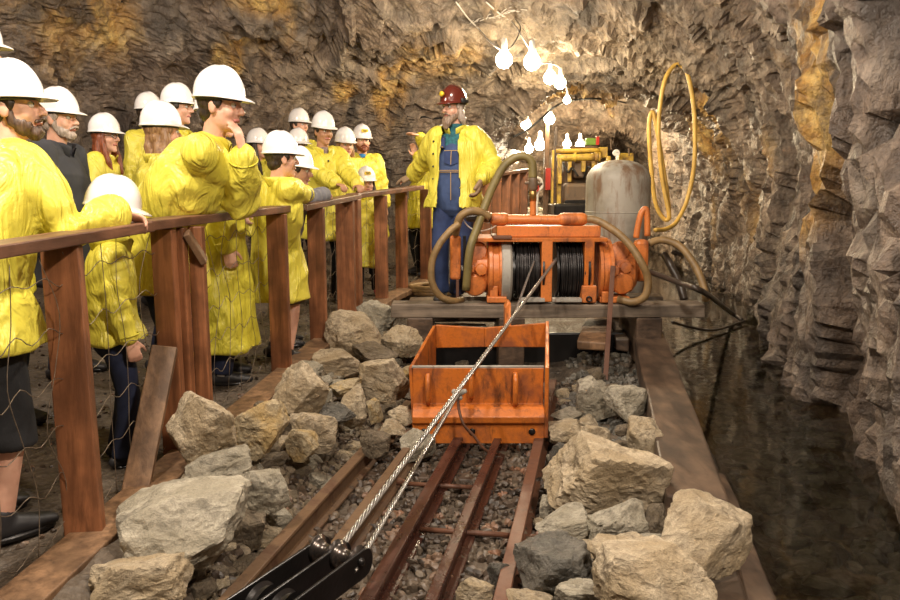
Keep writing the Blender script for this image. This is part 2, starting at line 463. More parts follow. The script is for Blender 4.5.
OCH = [  # (px, py, D, size across, size up)
    (822, 60, 5.0, .2, .75), (832, 110, 5.1, .16, .5), (838, 20, 4.9, .16, .5), (806, 150, 5.3, .12, .5), (716, 105, 10, .22, .8), (718, 210, 9.5, .3, .35), (745, 160, 8, .18, .4), (700, 150, 11, .2, .6),
    (60, 45, 7.2, .36, .9), (122, 72, 7.8, .22, .6), (100, 20, 7.6, .2, .3), (224, 40, 8.9, .14, .6), (345, 90, 9.9, .13, .5), (385, 80, 10.2, .14, .5), (375, 165, 10.2, .14, .5),
    (420, 42, 9.6, .25, .2), (262, 10, 9, .4, .14), (395, 55, 10, .15, .35), (490, 12, 8.3, .3, .15), (395, 130, 10.3, .18, .7), (30, 100, 7, .2, .4), (560, 112, 13, .7, .3), (620, 120, 13.5, .6, .2), (655, 200, 12, .2, .5), (450, 60, 10, .5, .15)]
OCHP = [(PD(a, b, D), w, h) for a, b, D, w, h in OCH]
PALE = [(470, 60, 9.6, .8, .3), (560, 60, 9.6, 1.0, .35), (640, 75, 10, .5, .3), (350, 60, 9.8, .4, .3), (300, 90, 9.8, .3, .3)]
PALEP = [(PD(a, b, D), w, h) for a, b, D, w, h in PALE]
def blob(p, L):
    s = 0
    for c, w, h in L:
        dx = (p.x - c.x); dy = p.y - c.y; dz = (p.z - c.z) / h
        q = (dx * dx + dy * dy * .35) / (w * w) + dz * dz
        if q < 6: s += math.exp(-q * .9)
    return min(1, s)
def stations():
    v = -5.5; out = []
    while v < 25:
        out.append(v); v += .12 if v < 2.2 else (.05 if v < 12.5 else .09)
    return out
ST = stations()
def shell(name, side, nt_):
    verts = []; och = []; pal = []
    for v in ST:
        for j in range(nt_ + 1):
            t = j / nt_
            u, z = section(v, t, side)
            u2, z2 = section(v, min(1, t + .01), side); u1, z1 = section(v, max(0, t - .01), side)
            tu, tz = u2 - u1, z2 - z1; L = math.hypot(tu, tz) or 1
            x, y = xy(u, v); p = V((x, y, z))
            # outward normal in the section plane, turned along the wall where it flares
            nu, nz = (tz / L, -tu / L) if side == 1 else (-tz / L, tu / L)
            dv = (interp(UL, v + .3) - interp(UL, v - .3)) / .6 if side == -1 else 0
            nvv = dv * abs(nu) ; q = sqrt(nu * nu + nvv * nvv + nz * nz)
            n2 = V((nu / q, nvv / q, nz / q))
            d = rockd(p) * (1 if v < 14 else .8)
            u += n2.x * d; vv = v + n2.y * d; z += n2.z * d
            x, y = xy(u, vv); q = V((x, y, z)); verts.append(q)
            nz_ = noise.fractal(V((q.x * 1.3, q.y * 1.3, q.z * .45)), .8, 2, 4)
            o = blob(q, OCHP) * (.75 + .7 * nz_) * (1.5 if side == 1 else 1.2) + max(0, nz_ - .52) * .7
            och.append(max(0, min(1, o))); pal.append(max(0, min(.8, blob(q, PALEP) * (.5 + .6 * noise.fractal(q * .9, 1, 2, 3)))))
    W = nt_ + 1; faces = []
    for i in range(len(ST) - 1):
        for j in range(nt_):
            a = i * W + j
            faces.append((a, a + 1, a + W + 1, a + W))
    me = bpy.data.meshes.new(name); me.from_pydata(verts, [], faces)
    for nm, arr in (('ochre', och), ('pale', pal)):
        at = me.attributes.new(nm, 'FLOAT', 'POINT'); at.data.foreach_set('value', arr)
    o = link(name, me, M['wall'], None, False)
    o['kind'] = 'structure'
    return o
shell('wall_left', -1, 110)
shell('wall_right', 1, 90)
shell('ceiling', 0, 130)
# rock faces closing the drift at both ends
def endwall(name, v):
    bm = bmesh.new(); n = 40; g = []
    for i in range(n + 1):
        row = []
        for j in range(n + 1):
            u = lerp(interp(UL, v) - .6, interp(UR, v) + .6, i / n); z = lerp(-1, interp(HT, v) + .6, j / n)
            x, y = xy(u, v); p = V((x, y, z)); d = rockd(p); x, y = xy(u, v + d * (1 if v > 0 else -1)); row.append(bm.verts.new((x, y, z)))
        g.append(row)
    for i in range(n):
        for j in range(n): bm.faces.new((g[i][j], g[i + 1][j], g[i + 1][j + 1], g[i][j + 1]))
    fin(name, bm, M['wall'], smooth=False)['kind'] = 'structure'
endwall('wall_front', 24.6); endwall('wall_back', -5.2)

# ================================================================ ground
FENCE = [(1.2, -1.40), (2.6, -1.27), (3.35, -1.21), (4.65, -1.07), (5.45, -.97), (6.45, -.86), (7.0, -.66), (7.6, -.5), (8.2, -.24)]   # (Y, X)
def fx(y): return interp(FENCE, y)
def gz0(y): return interp([(0, -.04), (2.6, 0), (8, .19), (9.5, .28), (14, .75), (25, .8)], y)
def gz(x, y): return gz0(y) + .045 * max(0, min(3.2, (fx(y) if y < 8.2 else -.24) - x - .35)) 
WATER = -.2
def ground(x, y):
    u, v = uv(x, y); n = noise.fractal(V((x * 1.4, y * 1.4, 0)), .9, 2, 4)
    n2 = noise.noise(V((x * 9, y * 9, 3)))
    left = gz(x, y) + n * .02 + n2 * .006
    f = fx(y)
    track = -.235 + n2 * .015
    far = ss(8.0, 9.2, v)
    # bank between the fence and the first rail
    if x < f + .02 and v < 9.2: z = left
    else:
        uf, _ = uv(f, y)
        t = (u - uf) / max(.05, (-1.28 - uf))
        bank = lerp(left - .05, track, ss(0, 1, t)) + max(0, sin(pi * min(1, max(0, t)))) * (.10 + .08 * n)
        z = bank if t < 1 else track
        if u > -.22: z = lerp(track, -.14 + n * .05, ss(-.22, 0, u))
        if v > 5.7 and v < 9.2: z = lerp(z, -.1 + n * .05, ss(5.7, 6.2, v))
        z = lerp(z, gz0(y), far)
    edge = .62 - .0 * v
    if u > edge: z = lerp(z, -.55 + n * .12 + n2 * .02, ss(edge, edge + .16, u))
    return z
def ground_obj():
    xs = []; nx, ny = 300, 330
    verts = []
    for j in range(ny + 1):
        v = -5.5 + 30.5 * (j / ny) ** 1.0 if False else interp([(0, -5.5), (.06, 1.2), (.72, 8.8), (1, 25)], j / ny)
        for i in range(nx + 1):
            u = interp([(0, -7.2), (.22, -2.6), (.9, 1.3), (1, 2.5)], i / nx)
            x, y = xy(u, v); verts.append((x, y, ground(x, y)))
    W = nx + 1
    faces = [(j * W + i, j * W + i + 1, (j + 1) * W + i + 1, (j + 1) * W + i) for j in range(ny) for i in range(nx)]
    me = bpy.data.meshes.new('floor'); me.from_pydata(verts, [], faces)
    m, nt, b = mat('muddy_gravel_ground')
    c = coords(nt); a = noi(nt, c, 3, 6, .6); d = voro(nt, c, 28); e = noi(nt, c, 50, 5, .7)
    col = ramp(nt, a, [(.3, (.035, .028, .022)), (.55, (.095, .07, .048)), (.75, (.17, .13, .09))])
    col = mix(nt, ramp(nt, e, [(.45, 0), (.7, .6)]), col, (.2, .16, .12))
    nt.links.new(col, b.inputs['Base Color'])
    nt.links.new(ramp(nt, a, [(.4, .35), (.6, .8)]), b.inputs['Roughness'])
    n1 = bump(nt, b, d, .6, .02); bump(nt, b, e, .6, .01, n1)
    link('floor', me, m)['kind'] = 'structure'
ground_obj()
# water in the ditch along the right wall
def water():
    bm = bmesh.new(); n = 120; rows = []
    for j in range(n + 1):
        v = -5.4 + 25.4 * j / n; row = []
        for u in (.55, .9, 1.3, 1.7, 2.2):
            x, y = xy(u, v); row.append(bm.verts.new((x, y, WATER)))
        rows.append(row)
    for a, b in zip(rows, rows[1:]):
        for k in range(4): bm.faces.new((a[k], a[k + 1], b[k + 1], b[k]))
    m, nt, b = mat('dark_ditch_water')
    b.inputs['Base Color'].default_value = (.36, .32, .22, 1); b.inputs['Roughness'].default_value = .04
    b.inputs['Transmission Weight'].default_value = 1; b.inputs['IOR'].default_value = 1.33
    c = coords(nt); bump(nt, b, noi(nt, c, 5, 3), .12, .02)
    o = fin('ditch_water', bm, m); tag(o, 'dark still water filling the ditch along the right rock wall', 'water', kind='stuff')
water()
# ================================================================ fence
def fp(y, z=0, dx=0): return V((fx(y) + dx, y, z))
def rz(y): return interp([(1.2, 1.06), (2.25, 1.075), (2.6, 1.085), (3.05, 1.12), (4.65, 1.135), (5.5, 1.15), (7.05, 1.215), (8.2, 1.27)], y)
fence = empty('wooden_fence', (-1.1, 4.5, 0), 'long red-brown wooden post and rail fence with wire mesh, separating the visitors from the track', 'fence')
def roff(y): return interp([(1.2, -.12), (2.7, -.085), (3.4, -.03), (4.6, 0)], y)
def fdir(y): return (fp(y + .2) - fp(y - .2)).normalized()
for y0, y1, dz in ((1.2, 3.12, 0), (3.1, 5.05, .004), (5.05, 6.55, -.004), (6.5, 8.0, .004)):
    bm = bmesh.new()
    a, b = fp(y0, rz(y0) + dz - .02, roff(y0)), fp(y1, rz(y1) + dz - .02, roff(y1))
    board(bm, a, b, .125, .042)
    fin('top_rail', bm, M['rail'], fence, False, bevel=.005)
def post(y, w, d, z1=None, turn=0, dx=0, z0=None, mt='post'):
    bm = bmesh.new(); t = fdir(y); rot = Matrix.Rotation(atan2(t.y, t.x) - pi / 2 + turn, 3, 'Z')
    z1 = z1 or rz(y) - .041; z0 = ground(fx(y) - .05, y) - .03 if z0 is None else z0
    box(bm, fp(y, (z0 + z1) / 2, dx), (w, d, z1 - z0), rot)
    fin('post', bm, M[mt], fence, False, bevel=.006)
    bm = bmesh.new()
def b_(name, a, b, w, t, up=V((0, 0, 1)), m='weather', par=fence, bev=.005, jit=0, label=None):
    bm = bmesh.new(); board(bm, a, b, w, t, up, jit=jit); return fin(name, bm, M[m], par, False, bevel=bev, label=label)
b_('post', PZ(87, 552, -.02), PD(61, 244, 2.63), .13, .045, V((.1, -1, 0)), 'post')
post(3.30, .1, .05, dx=-.045); post(3.38, .035, .05, dx=.0); post(3.46, .07, .04, dx=.03)
post(4.65, .125, .045); post(5.45, .125, .05)
post(6.30, .15, .07); post(6.45, .06, .09, dx=.06); post(7.05, .12, .05); post(7.62, .12, .05); post(8.15, .12, .05)
# sill boards along the foot of the fence
for y0, y1, dx in ((1.3, 3.35, .03), (3.2, 5.3, .05), (5.25, 7.0, .04), (6.95, 8.3, .03)):
    b_('bottom_board', fp(y0, gz0(y0) + .03, dx), fp(y1, gz0(y1) + .03, dx), .17, .05)
b_('brace', PD(165, 347, 3.2), PD(134, 500, 2.86), .105, .04, V((.15, -1, .1)), label='slanting weathered brace board')
b_('brace', fp(3.36, 1.06, .03), fp(3.44, .92, .07), .05, .03, V((1, .2, 0)))
# stones hold the foot, wire mesh on the visitors' side
bm = bmesh.new()
y = 1.3; ups = []
while y < 8.2:
    ups.append(y); y += .17
for i, y in enumerate(ups):
    pts = [fp(y + random.uniform(-.03, .03) + .03 * sin(z * 9 + i), lerp(gz0(y) + .05, rz(y) - .05, z), -.075 + random.uniform(-.012, .012)) for z in (0, .2, .4, .6, .8, 1)]
    tube(bm, pts, .0016, 5, 4)
for k in range(6):
    pts = []
    for i, y in enumerate(ups):
        z = lerp(gz0(y) + .1, rz(y) - .12, k / 5)
        pts.append(fp(y, z + random.uniform(-.012, .012), -.075))
        pts.append(fp(y + .085, z - .03 + random.uniform(-.015, .015), -.08))
    tube(bm, pts, .0018, 5, 3)
fin('wire_mesh', bm, M['wire'], fence)


# fence continuing beyond the guide
fence2 = empty('wooden_fence', (1.0, 10.5, .4), 'short red-brown wooden fence section beyond the winch, leading to the yellow machine', 'fence')
F2a, F2b = V((.1, 8.6, 1.33)), V((1.22, 11.6, 1.5))
b_('top_rail', F2a, F2b, .12, .045, m='rail', par=fence2)
for k in range(7):
    t = (k + .3) / 7.1; p = F2a.lerp(F2b, t); z0 = gz0(p.y) - .03
    bm = bmesh.new(); box(bm, V((p.x, p.y, (z0 + p.z - .022) / 2)), (.12, .06, p.z - .022 - z0), Matrix.Rotation(radians(-15), 3, 'Z')); fin('post', bm, M['post'], fence2, False, bevel=.006)

# ================================================================ rails and sleepers
def rail_prof(s=1):  # across, up (top of the head at 0)
    return [(-.029 * s, -.014), (-.026 * s, 0), (.026 * s, 0), (.029 * s, -.014), (.010, -.022), (.009, -.085), (.042, -.095), (.042, -.108), (-.042, -.108), (-.042, -.095), (-.009, -.085), (-.010, -.022)]
RT = -.115
def rail(u0, u1, v0, v1, label, m, s=1):
    bm = bmesh.new(); rings = []; n = 40
    for i in range(n + 1):
        t = i / n; u = lerp(u0, u1, t); v = lerp(v0, v1, t)
        rr = []
        for a, b in rail_prof(s):
            x, y = xy(u + a, v); rr.append(bm.verts.new((x, y, RT + b + .003 * sin(v * 2.1 + u0 * 9))))
        rings.append(rr)
    for a, b in zip(rings, rings[1:]):
        for k in range(12): bm.faces.new((a[k], a[(k + 1) % 12], b[(k + 1) % 12], b[k]))
    bm.faces.new(rings[0]); bm.faces.new(rings[-1][::-1]); bmesh.ops.recalc_face_normals(bm, faces=bm.faces)
    tag(fin('steel_rail', bm, M[m], None, False, bevel=.003), label, 'rail')
rail(-1.20, -1.15, 1.7, 5.3, 'rusty steel rail furthest left, nearest the fence, with a flat brown top', 'railtop')
rail(-.97, -.95, 2.0, 5.3, 'brown steel rail second from the left, running under the left side of the orange scraper', 'railtop', .8)
rail(-.735, -.70, 1.7, 5.3, 'shiny wet dark red steel rail in the middle of the track', 'railsteel')
rail(-.515, -.49, 1.7, 5.3, 'wet dark steel rail second from the right, ending under the scraper', 'railsteel', .8)
rail(-.28, -.27, 1.7, 5.3, 'rust brown steel rail furthest right, beside the right hand stone pile', 'rustbar')
for i, v in enumerate((2.35, 3.0, 3.65, 4.3, 4.95)):
    x0, y0 = xy(-1.3, v); x1, y1 = xy(-.18, v + .05)
    bm = bmesh.new(); board(bm, V((x0, y0, -.262)), V((x1, y1, -.262)), .14, .07, jit=.004)
    tag(fin('wooden_sleeper', bm, M['timber'], None, False, bevel=.008), 'dark wooden sleeper lying crosswise under the rails', 'sleeper', 'sleepers under the rails')
for i, (v, a, b) in enumerate(((3.42, -.93, -.52), (2.95, -.7, -.3))):
    x0, y0 = xy(a, v); x1, y1 = xy(b, v + .02); bm = bmesh.new()
    sweep(bm, [V((x0, y0, -.19)), V((x1, y1, -.19))], [.012, .012], 8, dome=False)
    tag(fin('tie_rod', bm, M['rustbar']), ['thin rusty tie rod between the rails, close in front of the scraper', 'thin rusty tie rod between the two right hand rails near the camera'][i], 'rod')

# ================================================================ rocks
def rock_mesh(name, seed, sub=4, planes=11, rough=.05, chip=.03, flat=(1, 1, 1)):
    r = random.Random(seed)
    N = []
    for i in range(planes):
        n = V((r.gauss(0, 1), r.gauss(0, 1), r.gauss(0, 1))).normalized(); N.append((n, r.uniform(.62, 1.0)))
    for ax in (V((1, 0, 0)), V((-1, 0, 0)), V((0, 1, 0)), V((0, -1, 0)), V((0, 0, 1)), V((0, 0, -1))):
        N.append(((ax + V((r.gauss(0, .25), r.gauss(0, .25), r.gauss(0, .25)))).normalized(), r.uniform(.75, .95)))
    bm = bmesh.new(); bmesh.ops.create_icosphere(bm, subdivisions=sub, radius=1)
    off = V((r.uniform(0, 50), r.uniform(0, 50), r.uniform(0, 50)))
    for v in bm.verts:
        d = v.co.normalized(); s = 9; 
        L = sorted(k / max(1e-3, n.dot(d)) for n, k in N if n.dot(d) > .05)
        s = L[0] if len(L) < 2 or L[1] - L[0] > .03 else (L[0] + L[1]) / 2 - .015 + .0 * s
        p = d * min(s, 1.35)
        q = p * 1.6 + off
        p += d * (noise.fractal(q, .8, 2.1, 5) * rough * 1.6 + facet(q, 2.3, .5, .35) * chip * 9)
        v.co = V((p.x * flat[0], p.y * flat[1], p.z * flat[2]))
    xs = [v.co for v in bm.verts]
    mn = V([min(c[k] for c in xs) for k in range(3)]); mx = V([max(c[k] for c in xs) for k in range(3)])
    c = (mn + mx) / 2; s = (mx - mn)
    for v in bm.verts: v.co = V([(v.co[k] - c[k]) / s[k] for k in range(3)])      # unit box
    me = bpy.data.meshes.new(name); bm.to_mesh(me); bm.free()
    me.polygons.foreach_set('use_smooth', [False] * len(me.polygons))
    return me
ROCKN = [0]
def rock(px, py, w, h, zc, label, m='tan', yawr=0, tilt=(0, 0), depth=.8, seed=None, group=None, sub=5):
    """a stone seen about w x h pixels large round (px, py), its middle at height zc"""
    p = PZ(px, py, zc); dist = p.y * cos(TH) + (H - p.z) * sin(TH)
    W = w / F * dist; Hh = h / F * dist
    ROCKN[0] += 1
    me = rock_mesh('stone', seed or 100 + ROCKN[0] * 7, sub)
    o = link('boulder' if w > 60 else 'stone', me, M[m], None, False)
    o.location = p; o.scale = (W * 1.04, W * depth, Hh * 1.02)
    o.rotation_euler = (radians(tilt[0]), radians(tilt[1]), radians(yawr))
    tag(o, label, 'rock', group)
    return o
R = rock
R(178, 528, 138, 92, .07, 'large pale grey flat-topped boulder by the fence foot, biggest of the left stone pile', 'grey', 0, (18, -8), .9, 41)
R(143, 586, 92, 66, -.0, 'tan boulder under the large pale grey boulder, in the bottom left corner', 'tan', 10)
R(203, 430, 74, 84, .26, 'large upright tan boulder leaning at the fence behind the slanting brace', 'tan', -10, (10, 5), .7)
R(262, 428, 56, 60, .17, 'tan boulder with an orange stain on top, right of the upright tan boulder', 'ochre', 20)
R(220, 468, 66, 36, .12, 'wedge shaped grey stone lying in front of the upright tan boulder', 'grey', 0, (20, -15), .7)
R(258, 492, 58, 52, .04, 'grey angular stone right of the big pale boulder', 'grey', 30)
R(240, 524, 52, 62, -.08, 'brownish stone wedged beside the right end of the big pale boulder', 'brown', 5)
R(303, 388, 50, 56, .2, 'tan pointed stone against the fence board in the middle of the left pile', 'tan', 0, (0, 20))
R(302, 445, 32, 32, .02, 'small cream stone with brown patches in front of the flat-faced tan stone', 'ochre', 12)
R(312, 432, 48, 42, .05, 'flat-faced square tan stone beside the first rail', 'tan', 4, (0, 6), .6)
R(353, 334, 56, 42, .2, 'rounded cream boulder at the foot of the wide double fence post', 'tan', 0, (10, 0), .9)
R(377, 321, 36, 44, .16, 'upright pale grey stone behind the cream boulder by the fence', 'grey', 15, (0, -12))
R(403, 341, 40, 32, .1, 'pointed pale stone just left behind the orange scraper', 'tan', 30, (0, 12))
R(384, 378, 52, 52, .14, 'broad tan slab cracked down the middle, leaning in the left pile', 'tan', -5, (15, 14), .5)
R(338, 362, 54, 30, .12, 'low tan stone behind the cracked slab', 'tan', 20, (12, 10))
R(375, 352, 46, 22, .13, 'brown stone squeezed behind the cracked slab', 'brown', 0, (5, 12))
R(335, 415, 40, 24, .04, 'dark brown flat stone in the shade of the left pile', 'darkstone', 8, (15, -5))
R(354, 408, 28, 50, .05, 'tall narrow cream stone standing left of the yellow stone', 'tan', 0, (5, 12), .7)
R(347, 388, 34, 20, .1, 'small tan stone on top of the left pile below the slab', 'ochre', 30)
R(375, 445, 30, 32, -.07, 'round brown stone next to the first rail', 'brown', 0)
R(402, 415, 28, 18, -.03, 'oval tan stone by the first rail near the scraper', 'tan', 0)
R(391, 428, 28, 18, -.05, 'small pale stone beside the oval stone at the first rail', 'tan', 50)
R(418, 445, 36, 30, -.12, 'pale grey lumpy stone between the two left rails at the scraper', 'grey', 10, (10, -25))
R(411, 370, 22, 14, .06, 'yellowish small stone left of the scraper', 'ochre', 0)
R(375, 412, 16, 28, .03, 'yellow ochre stone standing upright in the left pile', 'ochre', 0)
R(426, 361, 14, 12, .06, 'small grey stone touching the left rear corner of the scraper', 'grey', 0)
R(297, 462, 22, 18, -.1, 'small brown stone in front of the cream stone', 'brown', 0)
R(322, 400, 22, 22, .05, 'small grey stone right of the pointed tan stone', 'grey', 0)
R(404, 392, 24, 16, .0, 'flat grey stone between the cracked slab and the scraper', 'grey', 0)
R(388, 398, 20, 16, .02, 'small tan stone under the right edge of the cracked slab', 'tan', 40)
# right pile
R(597, 400, 45, 46, -.02, 'grey green boulder at the back left of the right pile, beside the scraper', 'grey', 0, (5, 8))
R(629, 406, 44, 40, -.0, 'dark grey boulder at the back right of the right pile against the timber', 'grey', 30, (10, 0))
R(567, 433, 38, 24, -.1, 'flat tan stone beside the rightmost rail behind the cream stone', 'tan', 0)
R(590, 444, 38, 40, -.03, 'cream coloured stone behind the largest right hand boulder', 'tan', 12, (0, 10))
R(645, 440, 36, 44, .02, 'upright cream stone between the largest boulder and the timber', 'tan', 0, (0, 5))
R(608, 476, 112, 88, .05, 'largest cream boulder of the right pile with a peaked top', 'tan', 0, (20, 12), .8, 77)
R(618, 523, 58, 46, .0, 'white grey stone with a dark hole in front of the largest right hand boulder', 'grey', 15, (0, -5))
R(704, 536, 104, 92, .1, 'large flat tan slab lying tilted on the timber beside the water', 'tan', 0, (-28, 0), .32, 93)
R(626, 562, 72, 50, .02, 'cream boulder with brown streaks at the bottom of the right pile', 'tan', 20)
R(652, 586, 112, 76, .1, 'big ochre stained boulder at the bottom edge of the right pile', 'tan', 0, (15, 10), .8, 55)
R(557, 568, 76, 62, -.06, 'dark green grey wet boulder right of the rightmost rail', 'darkstone', 8, (10, -12), .9, 31)
R(564, 526, 56, 32, -.05, 'grey pointed stone behind the dark wet boulder', 'grey', 0, (0, -12))
R(656, 520, 26, 38, .02, 'brown stone left of the tilted slab', 'brown', 0)
R(556, 480, 24, 30, -.1, 'small tan stone left of the largest cream boulder, by the rail', 'tan', 0)
R(561, 456, 24, 28, -.1, 'dark brown stone between the cream stone and the rightmost rail', 'darkstone', 0)
R(551, 508, 24, 26, -.1, 'small grey stone by the rightmost rail behind the grey pointed stone', 'grey', 0)
R(530, 600, 46, 20, -.12, 'pale stone cut by the bottom edge beside the rightmost rail', 'tan', 0)
R(578, 597, 46, 28, -.02, 'grey stone at the bottom edge in front of the dark wet boulder', 'grey', 0)
R(567, 416, 32, 14, -.1, 'thin grey slab beside the rear of the rightmost rail', 'grey', 0)
R(622, 430, 16, 14, .04, 'small brown stone wedged on top between the two cream stones', 'brown', 0)
R(654, 545, 30, 20, .04, 'small grey stone under the left edge of the tilted slab', 'grey', 0)
R(475, 591, 38, 26, -.14, 'pale stone lying between the right hand rails at the bottom edge', 'tan', 10)
R(500, 580, 26, 40, -.17, 'dark brown stone left of the rightmost rail at the bottom edge', 'darkstone', 0)
R(640, 478, 22, 22, .0, 'brown stone tucked behind the right flank of the largest cream boulder', 'brown', 0)
# smaller loose stones, counted one by one
protos = [rock_mesh('small_stone', 900 + k, 3) for k in range(9)]
def scatter(nn, fn, labels, group, sizes, cat='rock'):
    for i in range(nn):
        x, y = fn(); s = random.uniform(*sizes)
        k = random.randrange(len(labels)); lab, mm = labels[k]
        me = protos[random.randrange(9)].copy() if False else protos[random.randrange(9)]
        o = bpy.data.objects.new('small_stone', me); COL.objects.link(o)
        if not len(me.materials): me.materials.append(M['tan'])
        o.material_slots[0].link = 'OBJECT'; o.material_slots[0].material = M[mm]
        o.scale = (s * random.uniform(.8, 1.3), s * random.uniform(.7, 1.1), s * random.uniform(.5, .85))
        o.location = (x, y, ground(x, y) + o.scale.z * .3); o.rotation_euler = (random.uniform(-.3, .3), random.uniform(-.3, .3), random.uniform(0, 6.28))
        tag(o, lab, cat, group + mm)
def leftpile():
    y = random.uniform(2.5, 6.2); u0, _ = uv(fx(y) + .12, y); v = uv(fx(y), y)[1]
    return xy(random.uniform(u0, -1.28), v)
def rightpile(): return xy(random.uniform(-.2, .24), random.uniform(2.4, 5.6))
names = lambda where: [('small cream rubble stone filling the ' + where, 'tan'), ('small grey rubble stone filling the ' + where, 'grey'), ('small brown rubble stone filling the ' + where, 'brown')]
scatter(150, leftpile, names('stone bank between fence and track'), 'loose stones in the left bank, ', (.05, .13))
scatter(70, rightpile, names('stone bank right of the track'), 'loose stones in the right bank, ', (.06, .14))
def behind(): 
    u, v = random.uniform(-1.75, .2), random.uniform(5.3, 6.3); return xy(u, v)
scatter(60, behind, [('small wet brown rubble stone on the ground around the winch beam', 'brown'), ('small wet grey rubble stone on the ground around the winch beam', 'grey')], 'loose stones around the winch beam, ', (.05, .12))
# ballast nobody could count
def ballast(name, region, n, s0, s1, m, label):
    bm = bmesh.new(); base = []
    for k in range(6):
        b = bmesh.new(); bmesh.ops.create_icosphere(b, subdivisions=2, radius=.5); r = random.Random(k)
        N = [(V((r.gauss(0, 1), r.gauss(0, 1), r.gauss(0, 1))).normalized(), r.uniform(.3, .5)) for _ in range(12)]
        vs_ = []
        for v in b.verts:
            d = v.co.normalized(); s = min([kk / nn.dot(d) for nn, kk in N if nn.dot(d) > .1] + [.6]); vs_.append(d * s)
        base.append((vs_, [[v.index for v in f.verts] for f in b.faces])); b.free()
    verts, faces = [], []
    for i in range(n):
        x, y = region(); s = random.uniform(s0, s1); vv, ff = base[i % 6]
        Mx = Matrix.Translation((x, y, ground(x, y) + s * .12)) @ Matrix.Rotation(random.uniform(0, 6.3), 4, V((random.gauss(0, 1), random.gauss(0, 1), random.gauss(0, 1))).normalized()) @ Matrix.Diagonal((s, s * random.uniform(.6, 1), s * .7, 1))
        o0 = len(verts); verts += [Mx @ q for q in vv]; faces += [[a + o0 for a in f] for f in ff]
    bm.free(); me = bpy.data.meshes.new(name); me.from_pydata(verts, [], faces)
    o = link(name, me, m, None, False); tag(o, label, 'gravel', kind='stuff')
def gravel_mat():
    m, nt, b = mat('wet_brown_gravel')
    c = coords(nt); v = voro(nt, c, 16, 'F1', 'Color'); n = noi(nt, c, 40, 4)
    sep = nt.nodes.new('ShaderNodeSeparateColor'); nt.links.new(v, sep.inputs[0])
    col = ramp(nt, sep.outputs[0], [(.1, (.03, .02, .014)), (.5, (.085, .058, .04)), (.85, (.16, .125, .09)), (1, (.24, .12, .07))])
    nt.links.new(mix(nt, ramp(nt, n, [(.3, .5), (.6, 0)]), col, (.04, .03, .02)), b.inputs['Base Color'])
    b.inputs['Roughness'].default_value = .45; bump(nt, b, n, .4, .005); return m
M['gravel'] = gravel_mat()
ballast('track_gravel', lambda: xy(random.uniform(-1.45, -.15), random.uniform(1.9, 5.6)), 4200, .025, .065, M['gravel'], 'wet brown crushed stone lying between the rails')
ballast('bank_rubble', leftpile, 1500, .03, .07, M['brown'], 'fine brown rubble filling gaps in the left stone bank')
ballast('right_rubble', lambda: xy(random.uniform(-.2, .5), random.uniform(2.1, 6.3)), 1400, .03, .07, M['darkstone'], 'fine dark rubble filling gaps in the right stone bank')
def visfloor():
    y = random.uniform(2.5, 9.5); return fx(min(y, 8.2)) - random.uniform(.05, 3.5), y
ballast('floor_grit', visfloor, 2500, .012, .035, M['gravel'], 'dark grit scattered on the floor behind the fence')
ballast('muck_heap', lambda: xy(random.uniform(-1.6, .4), random.uniform(9.5, 15)), 1200, .05, .16, M['grey'], 'pale broken rock lying on the drift floor in front of the lamps')
# muck heap further back and stones seen through the water
ballast('ditch_stones', lambda: xy(random.uniform(.8, 1.6), random.uniform(1.6, 9)), 800, .05, .2, M['darkstone'], 'drowned stones on the bed of the ditch')

# ================================================================ timbers right of the track
def timber(a, b, w, t, label, m='timber', cat='timber', name='timber_beam', jit=.006, bev=.012, up=V((0, 0, 1))):
    bm = bmesh.new(); board(bm, a, b, w, t, up, jit=jit)
    return tag(fin(name, bm, M[m], None, False, bevel=bev), label, cat)
x0, y0 = xy(.43, 2.95); x1, y1 = xy(.45, 6.2)
timber(V((x0, y0, -.05)), V((x1, y1, .0)), .24, .2, 'thick dark old timber baulk between the right stone pile and the water')
x0, y0 = xy(.38, 1.9); x1, y1 = xy(.4, 2.92)
timber(V((x0, y0, -.16)), V((x1, y1, -.12)), .26, .18, 'dark rotten timber under the big tan slab in the lower right')
x0, y0 = xy(.58, 1.8); x1, y1 = xy(.61, 3.7)
timber(V((x0, y0, -.2)), V((x1, y1, -.2)), .1, .16, 'narrow soaked timber standing in the edge of the water')
# planks under and behind the beam
timber(PZ(592, 346, .1), PZ(606, 322, .12) + V((0, .25, 0)), .22, .07, 'short brown plank end below the right end of the winch beam', 'weather', 'plank', 'plank')
timber(PZ(622, 345, .02), PZ(616, 322, .04) + V((0, .2, 0)), .1, .1, 'rounded log end beside the short brown plank', 'timber', 'log', 'log')
timber(PZ(432, 330, .12), PZ(487, 330, .12), .3, .06, 'dark plank lying on the stones behind the scraper', 'timber', 'plank', 'plank')
timber(PZ(556, 342, -.02), PZ(640, 342, -.02), .26, .12, 'dark wet sleeper on the ground below the winch beam', 'timber', 'sleeper', 'cross_timber')
BD = 5.7; bz = PD(550, 311, BD).z
xl, xr = PD(391, 310, BD).x, PD(705, 310, BD).x
bm = bmesh.new(); board(bm, V((xl, BD + .09, bz)), V((xr, BD + .09, bz - .0)), .2, .105, jit=.004)
tag(fin('winch_beam', bm, M['beam'], None, False, bevel=.008), 'long grey-brown timber beam on which the orange winch stands', 'timber')
bm = bmesh.new(); board(bm, V((xl + .5, BD + .52, bz)), V((xr - .2, BD + .52, bz)), .2, .105, jit=.004)
tag(fin('winch_beam', bm, M['beam'], None, False, bevel=.008), 'second timber beam behind the long front beam, under the rear of the winch', 'timber')
